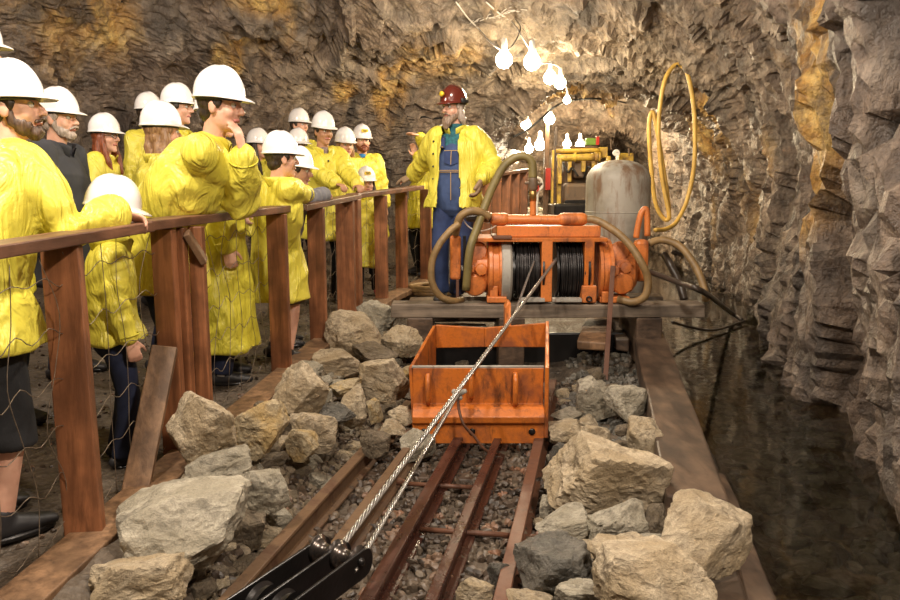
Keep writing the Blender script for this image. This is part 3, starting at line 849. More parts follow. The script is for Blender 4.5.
for i, (px, lab) in enumerate(((420, 'left timber block carrying the winch beam, half hidden by stones'), (512, 'middle dark timber block under the winch beam'), (650, 'right timber block under the winch beam by the big baulk'))):
    X = PD(px, 310, BD).x; g = ground(X, BD + .3) - .03
    bm = bmesh.new(); box(bm, V((X, BD + .3, (g + bz - .053) / 2)), (.2, .62, bz - .053 - g)); tag(fin('timber_block', bm, M['timber'], None, False, bevel=.01), lab, 'timber')
timber(V((xl + .15, BD + .3, ground(0, BD + .3) + .06)), V((xr - .55, BD + .3, ground(0, BD + .3) + .06)), .06, bz - .06 - ground(0, BD + .3), 'black board added as shade filling the gap under the winch beam', 'black', 'plank', 'plank', jit=.003)  # added black board stands in for the deep shade below the beam
# rusty bar standing in front of the beam
bm = bmesh.new(); board(bm, PD(605, 385, 5.2), PD(613, 266, 5.62), .035, .012, V((0, -1, .1)))
tag(fin('rusty_bar', bm, M['rustbar'], None, False, bevel=.002), 'narrow rusty flat bar leaning upright against the winch beam', 'bar')
# ================================================================ winch
WD = 5.95
S = WD / F * 1.01                       # metres per pixel at the winch
def Wp(px, py, D=WD): return PD(px, py, D)
winch = empty('cable_winch', PD(550, 303, BD + .2), 'big orange two-drum cable winch on the timber beam in the middle', 'winch')
ZC = Wp(550, 270).z
def axl(x0, prof, name, mt, par=winch, z=ZC, D=WD, n=36, bev=0, label=None, ax=V((1, 0, 0))):
    """prof: (radius px, x px)"""
    bm = bmesh.new(); X0 = Wp(x0, 270, D).x
    lathe(bm, [(r * S, (x - x0) * S) for r, x in prof], V((X0, D, z)), ax, n=n)
    bmesh.ops.recalc_face_normals(bm, faces=bm.faces)
    o = fin(name, bm, M[mt], par, label=label, autos=35)
    return o
def drum(x0, x1):
    d = axl(x0, [(31, x0), (31, x0 + 2), (22, x0 + 2), (22, x1 - 2), (31, x1 - 2), (31, x1)], 'drum', 'black', label='black oily drum')
    bm = bmesh.new(); X0 = Wp(x0 + 2, 270).x; X1 = Wp(x1 - 2, 270).x
    k = 0; n = int((X1 - X0) / .0115)
    for layer, r in ((0, 26.5), (1, 28.3)):
        pts = []
        m = n - layer * 2
        for i in range(m * 20 + 1):
            a = i / 20 * 2 * pi; x = lerp(X0 + .012 + layer * .008, X1 - .012 - layer * .008, i / (m * 20)) + .005 * sin(a * .37 + x0)
            pts.append(V((x, WD + r * S * cos(a), ZC + r * S * sin(a))))
        sweep(bm, pts, [.0062] * len(pts), 5, dome=False)
    fin('wound_cable', bm, M['blackwire'], d)
drum(510, 541); drum(553, 585)
axl(465, [(17, 466), (21, 468), (22, 486), (24, 487)], 'motor_housing', 'orange')
axl(487, [(29, 487), (31, 488), (31, 491), (29, 492), (29, 497), (31, 498), (31, 500)], 'gear_case', 'orange')
axl(499, [(33, 500), (34, 501), (34, 508), (32, 510)], 'brake_band', 'tank', label='worn bare metal brake ring')
axl(594, [(31, 595), (31, 598), (29, 599), (29, 604), (31, 605), (31, 608)], 'gear_case', 'orange')
axl(608, [(24, 608), (22, 610), (22, 630), (17, 634)], 'motor_housing', 'orange')
def bosses(c, dirs):
    for dx, dz, r in dirs:
        bm = bmesh.new(); p = Wp(c + dx, 270 - dz, WD - sqrt(22 ** 2 - min(abs(dz), 20) ** 2) * S * .97); p.z = ZC + dz * S
        d = V((dx * .01, -1, dz * .012)).normalized()
        lathe(bm, [(r * S * .8, -.08), (r * S, -.02), (r * S, .03), (r * S * .85, .045), (r * S * .4, .05)], p, d, n=20)
        for k in range(5): 
            a = k * 2 * pi / 5; x, y, _ = frame_from(d)
            bolt(bm, p + d * .03 + (x * cos(a) + y * sin(a)) * r * S * .86, d, .008, .014)
        fin('cylinder_head', bm, M['orange'], winch, autos=35)
bosses(477, ((0, 19, 10), (-2, -12, 11), (4, 3, 6), (-7, 4, 5)))
bosses(620, ((-1, 19, 10), (2, -10, 11), (5, 5, 6), (-7, 2, 6)))
def wb(name, x0, x1, y0, y1, D, dep, mt='orange', bev=.008, par=winch, label=None):
    a, b = Wp(x0, y1, D), Wp(x1, y0, D)
    bm = bmesh.new(); box(bm, V(((a.x + b.x) / 2, D + dep / 2, (a.z + b.z) / 2)), (b.x - a.x, dep, b.z - a.z))
    return fin(name, bm, M[mt], par, False, bevel=bev, label=label)
wb('valve_block', 450, 461, 236, 280, 5.85, .1, bev=.02); wb('valve_block', 635, 650, 240, 282, 5.85, .12, bev=.03)
wb('valve_neck', 452, 459, 229, 237, 5.86, .07, bev=.012)
wb('shaft', 460, 468, 266, 271, 5.9, .04, 'tank'); wb('control_lever', 463, 466, 236, 292, 5.84, .03, 'black', .003); wb('control_lever', 456, 459, 280, 303, 5.84, .03, 'rustbar', .003)
wb('centre_frame', 541, 553, 239, 302, 5.72, .46, bev=.006); wb('side_frame', 584, 595, 240, 288, 5.72, .46, 'orange2', .006, label='dark rusted side frame')
wb('frame_foot', 582, 597, 286, 303, 5.70, .2); wb('frame_foot', 487, 507, 297, 303, 5.72, .2); wb('frame_foot', 490, 498, 286, 299, 5.74, .12); wb('frame_foot', 600, 630, 297, 303, 5.74, .2)
wb('bolt_lug', 602, 609, 292, 303, 5.70, .05)
bm = bmesh.new(); p = Wp(589, 299, 5.695); lathe(bm, [(.024, -.01), (.024, .012), (.014, .012), (.014, -.008)], p, V((0, -1, 0)), n=16); fin('lug_bushing', bm, M['black'], winch)
wb('top_plate', 478, 608, 238, 242, 5.72, .44, 'orange2', .004); wb('top_channel', 497, 601, 226, 237, 5.80, .16, 'orange', .006)
wb('tray_edge', 493, 512, 236, 239, 5.70, .3, 'rustbar', .003); wb('base_channel', 520, 545, 299, 302, 5.66, .1, 'tank', .002, label='bright scraped base plate')
wb('drip_tray', 553, 582, 299, 302, 5.66, .1, 'tank', .002, label='bright scraped tray')
# air manifold
def pipe(name, pts, r, mt, par=winch, n=14, label=None, k=8):
    bm = bmesh.new(); tube(bm, pts, r, n, k); return fin(name, bm, M[mt], par, label=label)
MD = 5.86
mp = pipe('manifold_pipe', [Wp(495, 219, MD), Wp(578, 220, MD)], 4.6 * S, 'orange')
for x0, x1 in ((495, 504), (563, 576), (577, 582)):
    bm = bmesh.new(); a, b = Wp(x0, 219.2, MD), Wp(x1, 219.2, MD); sweep(bm, [a, b], [6.2 * S] * 2, 16); fin('pipe_collar', bm, M['orange'], mp)
bm = bmesh.new(); sweep(bm, [Wp(573, 219.5, MD), Wp(585, 219.5, MD)], [5 * S] * 2, 8, dome=False); fin('pipe_coupling', bm, M['black'], mp)
pipe('riser_pipe', [Wp(533, 216, MD), Wp(533, 199, MD)], 3.0 * S, 'orange')
bm = bmesh.new(); sweep(bm, [Wp(533, 201, MD), Wp(533, 188, MD)], [3.4 * S] * 2, 10, dome=False); fin('riser_coupling', bm, M['brass'], winch)
bm = bmesh.new(); sweep(bm, [Wp(533, 188, MD), Wp(533, 180, MD)], [4.6 * S] * 2, 14); sweep(bm, [Wp(526, 183, MD), Wp(541, 184, MD)], [1.5 * S] * 2, 8); fin('shut_off_valve', bm, M['machdark'], winch)
bm = bmesh.new(); sweep(bm, [Wp(469, 218, MD), Wp(494, 218, MD)], [4 * S] * 2, 14); sweep(bm, [Wp(486, 218, MD), Wp(490, 218, MD)], [5 * S] * 2, 8); fin('hose_coupling', bm, M['hose_dark'], winch)
pipe('elbow_pipe', [Wp(636, 238, 5.9), Wp(638, 226, 5.9), Wp(641, 214, 5.9), Wp(645, 209, 5.9), Wp(647, 214, 5.9), Wp(647.5, 236, 5.9)], 3 * S, 'orange', label='bent orange and tan hose')
pipe('air_line', [Wp(500, 222, MD - .03), Wp(492, 228, MD), Wp(478, 231, MD), Wp(468, 226, MD), Wp(462, 218, 5.8)], .005, 'whitep')
def hose(name, pts, r, mt, label, cat='hose', k=8, n=12):
    bm = bmesh.new(); tube(bm, pts, r, n, k); return tag(fin(name, bm, M[mt]), label, cat)
hose('air_hose', [Wp(533, 178, MD), Wp(532, 163, MD), Wp(526, 157, MD), Wp(517, 157, MD), Wp(505, 165, MD), Wp(495, 182, MD), Wp(486, 203, MD - .02), Wp(478, 226, 5.76), Wp(470, 250, 5.7), Wp(466, 290, 5.72)], 4.0 * S, 'hose_olive', 'thick olive hose arching from the winch riser pipe past the guide')
hose('air_hose', [Wp(490, 217, 5.8), Wp(480, 212, 5.78), Wp(470, 211, 5.76), Wp(461, 216, 5.76), Wp(457, 226, 5.78), Wp(455.5, 234, 5.82)], 3.8 * S, 'hose_tan', 'short brown hose bending over the left valve block of the winch')
hose('air_hose', [Wp(459, 224, 5.7), Wp(450, 231, 5.68), Wp(439, 245, 5.66), Wp(432, 262, 5.66), Wp(432, 282, 5.66), Wp(440, 296, 5.68), Wp(452, 301, 5.72), Wp(462, 300, 5.85)], 3.4 * S, 'hose_tan', 'brown hose looping down the left end of the winch to the beam')
hose('air_hose', [Wp(583, 219.5, MD), Wp(595, 220, 5.84), Wp(612, 229, 5.76), Wp(628, 243, 5.68), Wp(641, 262, 5.62), Wp(648, 280, 5.62), Wp(645, 296, 5.62), Wp(633, 302, 5.66), Wp(618, 299, 5.72)], 3.7 * S, 'hose_tan', 'brown hose arching from the manifold over the right motor of the winch')
def G(px, py, z): return PZ(px, py, z)
hose('air_hose', [Wp(649, 243, 5.9), Wp(662, 240, 5.9), Wp(678, 245, 5.85), Wp(690, 258, 5.75), Wp(700, 276, 5.65), Wp(705, 292, 5.6), Wp(706, 300, 5.62)], 3.6 * S, 'hose_tan', 'tan hose curving from the right end of the winch down to the beam end')
hose('air_hose', [Wp(650, 272, 5.86), Wp(664, 277, 5.7), Wp(682, 284, 5.5), Wp(705, 293, 5.4), G(730, 312, -.08), G(742, 320, -.17)], 2.8 * S, 'hose_dark', 'dark hose running from the winch over the beam end into the water')
hose('air_hose', [Wp(664, 254, 6.2), Wp(672, 268, 6.1), Wp(680, 285, 6.05), Wp(684, 300, 6.0)], 4 * S, 'hose_dark', 'thick muddy hose hanging behind the right end of the beam')
hose('air_hose', [G(672, 322, -.02), G(690, 327, -.1), G(715, 330, -.16), G(745, 321, -.17), ], .014, 'hose_dark', 'thin dark hose dipping into the water below the beam end')
c = G(438, 294, gz0(6.9) * .5 + .1)
pts = []
for i in range(34):
    a = i / 12 * 2 * pi; pts.append(V((c.x + (.27 + .02 * sin(i * 1.7)) * cos(a), c.y + .1 + .24 * sin(a), c.z + i * .0022)))
hose('coiled_hose', pts, .024, 'hose_tan', 'brown hose coiled on the ground left of the winch', k=4)
# ================================================================ ropes
def rope(bm, a, b, r, sag=0, strands=4, turns=None):
    L = (b - a).length; n = max(30, int(L / .006)); x, y, d = frame_from(b - a); pitch = r * 11
    for s in range(strands):
        pts = []
        for i in range(n + 1):
            t = i / n; an = 2 * pi * (t * L / pitch + s / strands)
            pts.append(a.lerp(b, t) + V((0, 0, -sag * 4 * t * (1 - t))) + (x * cos(an) + y * sin(an)) * r * .6)
        sweep(bm, pts, [r * .4] * len(pts), 6, dome=False)
A1 = Wp(557, 258, 5.79); SH1 = PZ(334, 556, .02)
bm = bmesh.new(); rope(bm, A1, SH1, .0125, .0); tag(fin('wire_rope', bm, M['steel']), 'thick twisted steel rope running from the right winch drum down to the pulley block', 'rope')
HOOK = PD(458, 394, 3.90); SH2 = PZ(354, 571, .0)
bm = bmesh.new(); rope(bm, HOOK, SH2, .0105); tag(fin('wire_rope', bm, M['steel']), 'thinner twisted steel rope from the front of the orange scraper to the pulley block', 'rope')
bm = bmesh.new(); rope(bm, Wp(535, 258, 5.79), PD(513, 318, 5.05), .009); tag(fin('wire_rope', bm, M['steel']), 'steel rope from the left winch drum to the rear lug of the orange scraper', 'rope')
# ================================================================ scraper
scr = empty('scraper_bucket', PD(480, 440, 4.3), 'orange box shaped steel scraper without a bottom, standing on the rails', 'scraper')
def plate(name, corners, th, nrm, mt='orange2', par=scr, label=None, seg=1):
    bm = bmesh.new(); n = V(nrm).normalized() * th
    prism(bm, [V(c) for c in corners], V((0, 0, 0)), n); return fin(name, bm, M[mt], par, False, bevel=.004, label=label)
fD, rD = 4.05, 4.86
ftl, ftr = PD(412, 368, fD), PD(544, 367, fD); rtl, rtr = PD(436, 325, rD), PD(546, 323, rD)
fz = PD(417, 404, fD - .0).z; bz2 = PD(417, 443, fD - .05).z
fbl, fbr = PD(417, 404, fD), PD(543, 404, fD)
# front: flat plate, bulging roll and lip, one section swept across
bm = bmesh.new()
prof = [(0, ftl.z), (0, fz), (-.05, fz - .015), (-.085, fz - .05), (-.08, fz - .085), (-.055, fz - .10), (-.06, bz2), (-.025, bz2), (-.02, fz - .1), (-.03, fz - .08), (-.04, fz - .05), (.02, fz), (.022, ftl.z)]
x0t, x1t = ftl.x, ftr.x
def colm(x): return [bm.verts.new((x + (0 if z > fz - .001 else 0), fD + y, z)) for y, z in prof]
cols = [colm(lerp(x0t + .004, x1t, i / 12)) for i in range(13)]
for a, b in zip(cols, cols[1:]):
    for k in range(len(prof)): bm.faces.new((a[k], a[(k + 1) % len(prof)], b[(k + 1) % len(prof)], b[k]))
bm.faces.new(cols[0]); bm.faces.new(cols[-1][::-1]); bmesh.ops.recalc_face_normals(bm, faces=bm.faces)
front = fin('front_plate', bm, M['orange2'], scr, False, bevel=.004)
for px in (424, 472, 532):
    bm = bmesh.new(); p = V((PD(px, 430, fD - .06).x, fD - .062, bz2 + .07)); lathe(bm, [(.019, 0), (.019, .004), (.004, .004)], p, V((0, -1, 0)), n=18); fin('bolt_hole', bm, M['black'], front, label='dark round bolt hole')
bm = bmesh.new(); sweep(bm, [V((x0t, fD + .01, ftl.z + .004)), V((x1t, fD + .01, ftl.z + .004))], [.009] * 2, 8, dome=False); fin('rim', bm, M['tank'], front, label='worn shiny top rim')
for px, y0, y1 in ((428, 373, 402), (471, 370, 397), (515, 372, 404)):
    bm = bmesh.new(); X = PD(px, 380, fD).x; z1 = PD(px, y0, fD).z; z0 = PD(px, y1, fD).z
    sweep(bm, [V((X, fD + .01, z1 - .01)), V((X, fD - .03, z1 - .01)), V((X, fD - .05, z1 - .04)), V((X, fD - .05, z0 + .03)), V((X, fD - .03, z0)), V((X, fD + .01, z0))], [(.015, .012)] * 6, 8)
    fin('lug', bm, M['orange2'], scr)
zb = -.115
plate('side_plate', [V((ftl.x, fD + .01, ftl.z)), V((rtl.x, rD, rtl.z)), V((rtl.x, rD, zb + .1)), V((ftl.x + .02, fD + .01, zb + .02))], .02, (-1, -.1, 0))
plate('side_plate', [V((ftr.x, fD - .05, ftr.z + .01)), V((rtr.x, rD + .02, rtr.z + .01)), V((rtr.x, rD + .02, zb + .05)), V((ftr.x, fD - .06, zb))], .022, (1, -.1, 0))
mx = (rtl.x + rtr.x) / 2 - .04; zr = PD(485, 348, rD).z
plate('back_plate', [V((rtl.x, rD, rtl.z)), V((mx, rD + .03, rtl.z - .025)), V((mx, rD + .03, zr)), V((rtl.x, rD, zr))], .02, (0, 1, 0))
plate('back_plate', [V((mx, rD + .03, rtl.z - .025)), V((rtr.x, rD, rtr.z)), V((rtr.x, rD, zr + .005)), V((mx, rD + .03, zr))], .02, (0, 1, 0))
plate('rear_lug', [PD(505, 329, rD + .04), PD(505, 308, rD + .1), PD(508, 302, rD + .14), PD(511, 303, rD + .14), PD(511, 329, rD + .04)], .13, (.0, 1, 0), 'orange')
bm = bmesh.new()
for dx, dz, r in ((0, 0, .02), (.02, .01, .017), (-.02, .012, .016), (.01, -.02, .016), (.035, .015, .014)): ball(bm, HOOK + V((dx, .0, dz)), r, seg=10)
fin('rope_clamp', bm, M['tank'], scr, label='grey lumpy rope clamp')
hose('frayed_wire', [HOOK + V((.0, 0, -.02)), PD(459, 410, 3.88), PD(464, 425, 3.85), PD(474, 436, 3.85), PD(484, 449, 3.85), PD(495, 455, 3.9)], .008, 'rustbar', 'stiff dark wire end hanging from the clamp on the scraper front', 'wire')
# ================================================================ pulley block
pb = empty('pulley_block', PZ(326, 560, -.15), 'black steel double pulley block at the lower edge where both steel ropes end', 'pulley')
A = PZ(331, 545, .03); Bq = PZ(262, 600, .0); dirp = (Bq - A); dirp.z = 0; dirp.normalize(); side = V((-dirp.y, dirp.x, 0))
if side.x < 0: side = -side
def splate(off, ln, hgt):
    bm = bmesh.new(); c0 = V((A.x, A.y, -.0)) + side * off; P = []
    for k in range(9):
        a = pi / 2 + pi * k / 8; P.append(c0 + V((0, 0, hgt * sin(a))) - dirp * (-.0 + -hgt * cos(a)) * 1.0 if False else c0 + V((0, 0, hgt * sin(a))) + dirp * (hgt * .9 * cos(a)))
    P += [c0 + dirp * ln + V((0, 0, -hgt * .9)), c0 + dirp * ln + V((0, 0, hgt * .7))]
    prism(bm, P, side * -.006, side * .006); fin('side_plate', bm, M['black'], pb, False, bevel=.004)
for off, ln in ((-.04, .95), (.05, .95), (.14, .85)): splate(off, ln, .052)
for off in (.005, .095):
    bm = bmesh.new(); c0 = V((A.x, A.y, 0)) + side * off + dirp * .03
    lathe(bm, [(.052, -.038), (.036, -.026), (.027, -.012), (.025, 0), (.027, .012), (.036, .026), (.052, .038)], c0 + V((0, 0, .02)), side, n=28); fin('sheave', bm, M['sheave'], pb, label='worn shiny waisted sheave')
bm = bmesh.new(); sweep(bm, [V((A.x, A.y, .02)) + side * -.05 + dirp * .03, V((A.x, A.y, .02)) + side * .15 + dirp * .03], [.014] * 2, 10); fin('axle', bm, M['black'], pb)
for off, r in ((.005, .08), (.095, .08)):
    bm = bmesh.new(); c0 = V((A.x, A.y, -.03)) + side * off + dirp * .34
    lathe(bm, [(r, -.02), (r * .85, -.008), (r * .85, .008), (r, .02)], c0, side, n=36); fin('rope_wheel', bm, M['black'], pb, autos=30)
# ================================================================ tank
TD = 7.0; tp = PD(619, 160, TD); tr = 31.5 / F * TD; tz0 = gz0(TD) - .03
tank = empty('air_tank', V((tp.x, TD, tz0)), 'tall rust streaked grey steel tank standing behind the right end of the winch', 'tank')
m_, nt_, b__ = mat('rust_stained_grey_tank')
c_ = coords(nt_); cz_ = coords(nt_, (1, 1, .25)); n1_ = noi(nt_, c_, 3.5, 6, .6); n2_ = noi(nt_, cz_, 7, 6, .65)
sx_ = nt_.nodes.new('ShaderNodeSeparateXYZ'); nt_.links.new(c_, sx_.inputs[0])
col_ = ramp(nt_, n1_, [(.3, (.22, .2, .165)), (.6, (.38, .355, .3))])
col_ = mix(nt_, ramp(nt_, n2_, [(.5, 0), (.62, .9)]), col_, (.19, .11, .06))
g_ = ramp(nt_, sx_.outputs[2], [(.0, 0), (1, 1)])
nt_.links.new(col_, b__.inputs['Base Color']); b__.inputs['Roughness'].default_value = .5; bump(nt_, b__, n2_, .2, .006)
M['tankm'] = m_
sh = tp.z - .2
prof = [(tr * .96, tz0), (tr, tz0 + .02)]
zz = tz0
prof = [(tr * .9, 0), (tr, .05)]
h1 = tp.z - .19 - tz0
for q in (.25, .5, .5, .51, .75, 1): prof.append((tr * (1.005 if q == .51 else 1), h1 * q))
prof += [(tr * cos(a) ** .8, h1 + .19 * sin(a)) for a in [radians(k) for k in (12, 24, 36, 48, 60, 70, 78, 84, 88)]]
bm = bmesh.new(); lathe(bm, prof, V((tp.x, TD, tz0)), n=56); o = fin('tank_shell', bm, M['tankm'], tank)
bm = bmesh.new(); zt = PD(619, 213, TD - tr).z; lathe(bm, [(tr * 1.0, -.006), (tr * 1.012, 0), (tr * 1.0, .006)], V((tp.x, TD, zt)), n=56); fin('weld_seam', bm, M['tankm'], tank)
bm = bmesh.new(); p0 = PD(629, 168, TD - tr * .8)
rng = random.Random(4)
for k, (px, y0, y1, w) in enumerate(((624, 164, 172, 4), (630, 163, 186, 3), (635, 166, 180, 4), (634, 178, 208, 1.6), (640, 168, 177, 3))):
    th = math.asin(max(-.95, min(.95, (px - 619) / 31.5))); 
    def P_(py):
        z = PD(619, py, TD - tr * cos(th)).z; hh = z - tz0 - h1
        rr = tr if hh < 0 else tr * max(.05, (1 - (hh / .19) ** 2)) ** .4
        return V((tp.x + sin(th) * rr * 1.004, TD - cos(th) * rr * 1.004, z))
    L = []; Rr = []
    vs0 = None
    for j in range(9):
        py = lerp(y0, y1, j / 8); ww = w * (1 - .6 * j / 8) * S * rng.uniform(.7, 1.2); p = P_(py); t = V((cos(th), sin(th), 0))
        a_, b_2 = bm.verts.new(p - t * ww - V((-sin(th), cos(th), 0)) * -.003), bm.verts.new(p + t * ww - V((-sin(th), cos(th), 0)) * -.003)
        if vs0: bm.faces.new((vs0[0], vs0[1], b_2, a_))
        vs0 = (a_, b_2)
bm.free()
# ================================================================ yellow hose on the wall
def hitD(px, py):
    dg = bpy.context.evaluated_depsgraph_get()
    d = pray(px, py).normalized()
    r = SC.ray_cast(dg, V((0, 0, H)), d)
    return r[1]
bpy.context.view_layer.update()
hp = hitD(674, 62); HD = min(hp.y - .12, 10.5)
print('HOSE', hp, HD)
def Y_(L, d0=0): return [PD(a, b, HD + d0 + c) for a, b, c in L]
yh = empty('yellow_hose', PD(675, 64, HD), 'long yellow rubber hose hanging in loops from a peg high on the right wall', 'hose')
bm = bmesh.new(); tube(bm, Y_([(655, 230, -.3), (666, 229, -.2), (677, 221, -.1), (688, 197, 0), (694.5, 160, 0), (694, 110, 0), (688, 76, 0), (682, 66, .02), (674, 66, .02), (665, 80, 0), (660, 107, 0), (658.5, 135, 0), (662, 177, 0), (668, 208, -.05), (669, 218, -.05), (664, 219, -.02), (656, 205, 0), (652, 177, 0), (649, 135, 0), (650, 117, .03), (653, 113, .03), (657, 130, .02), (662, 160, .02), (668, 200, .02), (669, 214, .03)]), .026, 12, 8)
fin('hose', bm, M['hose_yellow'], yh)
bm = bmesh.new(); sweep(bm, [PD(677, 66, HD - .02), hp + (hp - V((0, 0, H))).normalized() * .15], [.014] * 2, 8); fin('wall_peg', bm, M['black'], yh)
# ================================================================ bulbs and cables
def bulb(px, py, D, r, label, e=0, grp=None):
    p = PD(px, py, D); t = empty('lamp_bulb', p, label, 'lamp', grp)
    bm = bmesh.new(); lathe(bm, [(r * .35, -r * 1.3)] + [(r * sin(a), -r * cos(a) * -1 * -1) for a in [radians(k) for k in (150, 130, 110, 90, 70, 50, 30, 12)][::1]] if False else [(r * .38, r * 1.25), (r * .55, r * .9)] + [(r * sin(radians(k)), r * cos(radians(k))) for k in (50, 70, 90, 110, 130, 150, 168)], p, V((0, 0, 1)), n=24)
    bmesh.ops.recalc_face_normals(bm, faces=bm.faces); fin('bulb_glass', bm, M['bulb'], t)
    bm = bmesh.new(); sweep(bm, [p + V((0, 0, r * 1.2)), p + V((0, 0, r * 2.3))], [r * .42, r * .34], 14); fin('socket', bm, M['whitep'], t)
    if e: lamp(p + V((0, -.02, -r * 1.6)), e, r, (1, .83, .58))
    return p
B1 = bulb(504, 60, 8.0, .085, 'glowing bare bulb hanging from the roof, the left one of the two nearest bulbs', 75)
B2 = bulb(532, 62, 8.0, .085, 'glowing bare bulb hanging from the roof, the right one of the two nearest bulbs', 75)
B3 = bulb(550, 78, 9.2, .075, 'third glowing bulb of the overhead row, touching the fourth in the picture', 40)
B4 = bulb(560, 83, 9.9, .075, 'fourth glowing bulb of the overhead row, just right of the third', 40)
B5 = bulb(567, 100, 10.6, .05, 'small glowing bulb at the lip of the inner arch', 8)
for px, py, D, r, lab, e in ((549.5, 119, 12.15, .085, 'glowing bulb at the top of the wooden pole beyond the arch', 12), (526, 125, 15.6, .1, 'glowing bulb high on the left beyond the arch', 60), (516, 148, 13.0, .1, 'big glowing lamp low on the left edge of the inner arch', 60), (529, 149, 16.2, .09, 'faint glowing bulb between the two low left lamps beyond the arch', 0), (540, 145, 15.8, .11, 'glowing lamp just left of the wooden pole beyond the arch', 60), (567, 145, 15.5, .09, 'left glowing lamp above the yellow machine', 40), (580, 145, 15.7, .09, 'right glowing lamp above the yellow machine', 40)):
    bulb(px, py, D, r, lab, e)
def cable(pts, r, mt, label, nm='electric_cable', k=6):
    bm = bmesh.new(); tube(bm, pts, r, 7, k); return tag(fin(nm, bm, M[mt]), label, 'cable')
def on(px, py, back=.06):
    h = hitD(px, py); return h - (h - V((0, 0, H))).normalized() * back
bpy.context.view_layer.update()
cable([on(456, 2), on(468, 18), on(480, 30), PD(490, 42, 8.05), PD(503, 52, 8.0)], .008, 'string', 'pale wire from the roof to the left one of the two nearest bulbs')
cable([on(486, 2), on(500, 14), on(512, 22), PD(520, 33, 8.1), PD(531, 52, 8.0)], .008, 'string', 'pale wire from the roof to the right one of the two nearest bulbs')
cable([B2 + V((0, 0, .2)), PD(541, 62, 8.6), B3 + V((0, 0, .17)), B4 + V((0, 0, .17)), B5 + V((0, 0, .12))], .009, 'string', 'wire linking the row of overhead bulbs')
cable([PD(504, 52, 8.0), PD(512, 46, 8.02), PD(519, 34, 8.1), PD(520, 26, 8.2), on(516, 20, .03)], .007, 'hose_dark', 'dark drooping wire loop between the two nearest bulbs')
cable([PD(513, 137, 11.0), PD(527, 130, 11.0), PD(541, 119, 11.0), PD(556, 106, 10.9), on(575, 100), on(600, 99), on(625, 103), on(640, 112)], .016, 'cable', 'black electric cable sagging across the mouth of the inner arch', k=8)
# bundle of wire ends on the roof
bt = empty('wire_bundle', on(495, 15), 'tangle of pale frayed wire ends fixed under the roof above the bulbs', 'wire')
rng = random.Random(11)
for k in range(14):
    px = 470 + k * 3.2; py = 24 - k * .9
    p = on(px, py, .05); q = p + V((rng.uniform(.08, .2), rng.uniform(-.1, .0), rng.uniform(-.02, .1))) 
    bm = bmesh.new(); tube(bm, [p, (p + q) / 2 + V((0, 0, .02)), q], .004, 5, 4); fin('wire_end', bm, M['string'], bt)
# ================================================================ machine and things beyond
LD = 11.0; LS = LD / F
ld = empty('mucking_machine', PD(590, 240, LD), 'old yellow mucking machine standing on the drift floor behind the tank', 'machine')
def lb(name, x0, x1, y0, y1, D, dep, mt='machine', bev=.01, par=ld, label=None):
    a, b = PD(x0, y1, D), PD(x1, y0, D); bm = bmesh.new(); box(bm, V(((a.x + b.x) / 2, D + dep / 2, (a.z + b.z) / 2)), (b.x - a.x, dep, b.z - a.z)); return fin(name, bm, M[mt], par, False, bevel=bev, label=label)
def lt(name, pts, r, mt='machine', par=ld): 
    bm = bmesh.new(); tube(bm, [PD(*p) for p in pts], r * LS, 12, 6); return fin(name, bm, M[mt], par)
lt('lift_cylinder', [(557, 158, LD), (596, 157, LD)], 3.6); lt('top_bar', [(556, 151, LD), (600, 150, LD)], 2.2); lt('cross_bar', [(556, 147, LD + .2), (598, 147, LD + .2)], 1.2, 'machdark')
for x in (595, 598, 574): lt('cylinder_collar', [(x, 157, LD), (x + 2, 157, LD)], 5)
lb('side_arm', 551, 554.5, 150, 204, LD - .1, .1); lb('side_arm', 557, 562, 158, 204, LD - .1, .12); lb('side_arm', 606, 611, 156, 204, LD - .1, .12)
lb('arm_link', 558, 562, 176, 184, LD - .2, .1)
lb('back_frame', 563, 605, 160, 206, LD + .35, .5, 'machdark'); lb('lower_shield', 564, 606, 183, 204, LD + .0, .3, 'machdark', .05); lb('shield_edge', 565, 606, 200, 204, LD - .03, .05, 'black')
lb('engine_block', 574, 590, 161, 178, LD + .1, .3, 'machdark', .03); lb('linkage', 568, 572, 158, 182, LD, .1, 'machine'); lb('linkage', 592, 596, 160, 180, LD, .1, 'machine'); lb('linkage', 582, 586, 161, 172, LD - .05, .1, 'machine')
lt('hydraulic_line', [(563, 163, LD), (568, 172, LD - .05), (572, 168, LD), (578, 176, LD)], 1, 'cable'); lt('hydraulic_line', [(600, 160, LD), (594, 170, LD - .1), (588, 167, LD - .1), (584, 178, LD)], 1, 'cable')
lb('dozer_blade', 554, 612, 204, 224, LD - .5, .35, 'black', .03, label='black blade'); lb('undercarriage', 557, 632, 206, 240, LD + .1, 1.2, 'machdark')
for x in (556, 621): lb('crawler_track', x, x + 13, 216, 246, LD - .1, 1.6, 'machdark', .12)
lb('control_stand', 599, 608, 147, 158, LD + .1, .2); lb('control_stand', 619, 634, 153, 163, LD + .15, .25, 'machine'); lb('engine_hood', 606, 632, 160, 206, LD + .3, .9, 'machine', .05)
bm = bmesh.new(); p = PD(616, 153, LD); lathe(bm, [(3.4 * LS, 0), (3.4 * LS, -.03), (2.9 * LS, -.035)], p, V((0, 1, 0)), n=24); o = fin('pressure_gauge', bm, M['whitep'], ld, label='white round pressure gauge', autos=30)
bm = bmesh.new(); box(bm, p + V((.01, -.04, .01)), (.03, .004, .005)); fin('needle', bm, M['black'], o)
lt('lever', [(611, 150, LD), (611, 139, LD)], .7, 'machdark'); lt('lever', [(629, 156, LD), (629, 148, LD)], .8, 'machdark')
lb('panel', 586, 599.5, 138, 145, LD + .6, .12, 'green', .008, label='green and red painted plate'); lb('panel_bracket', 596, 599.5, 136.5, 145, LD + .55, .03, 'red', .004); lt('panel_post', [(592, 145, LD + .65), (592, 160, LD + .6)], 1, 'machdark')
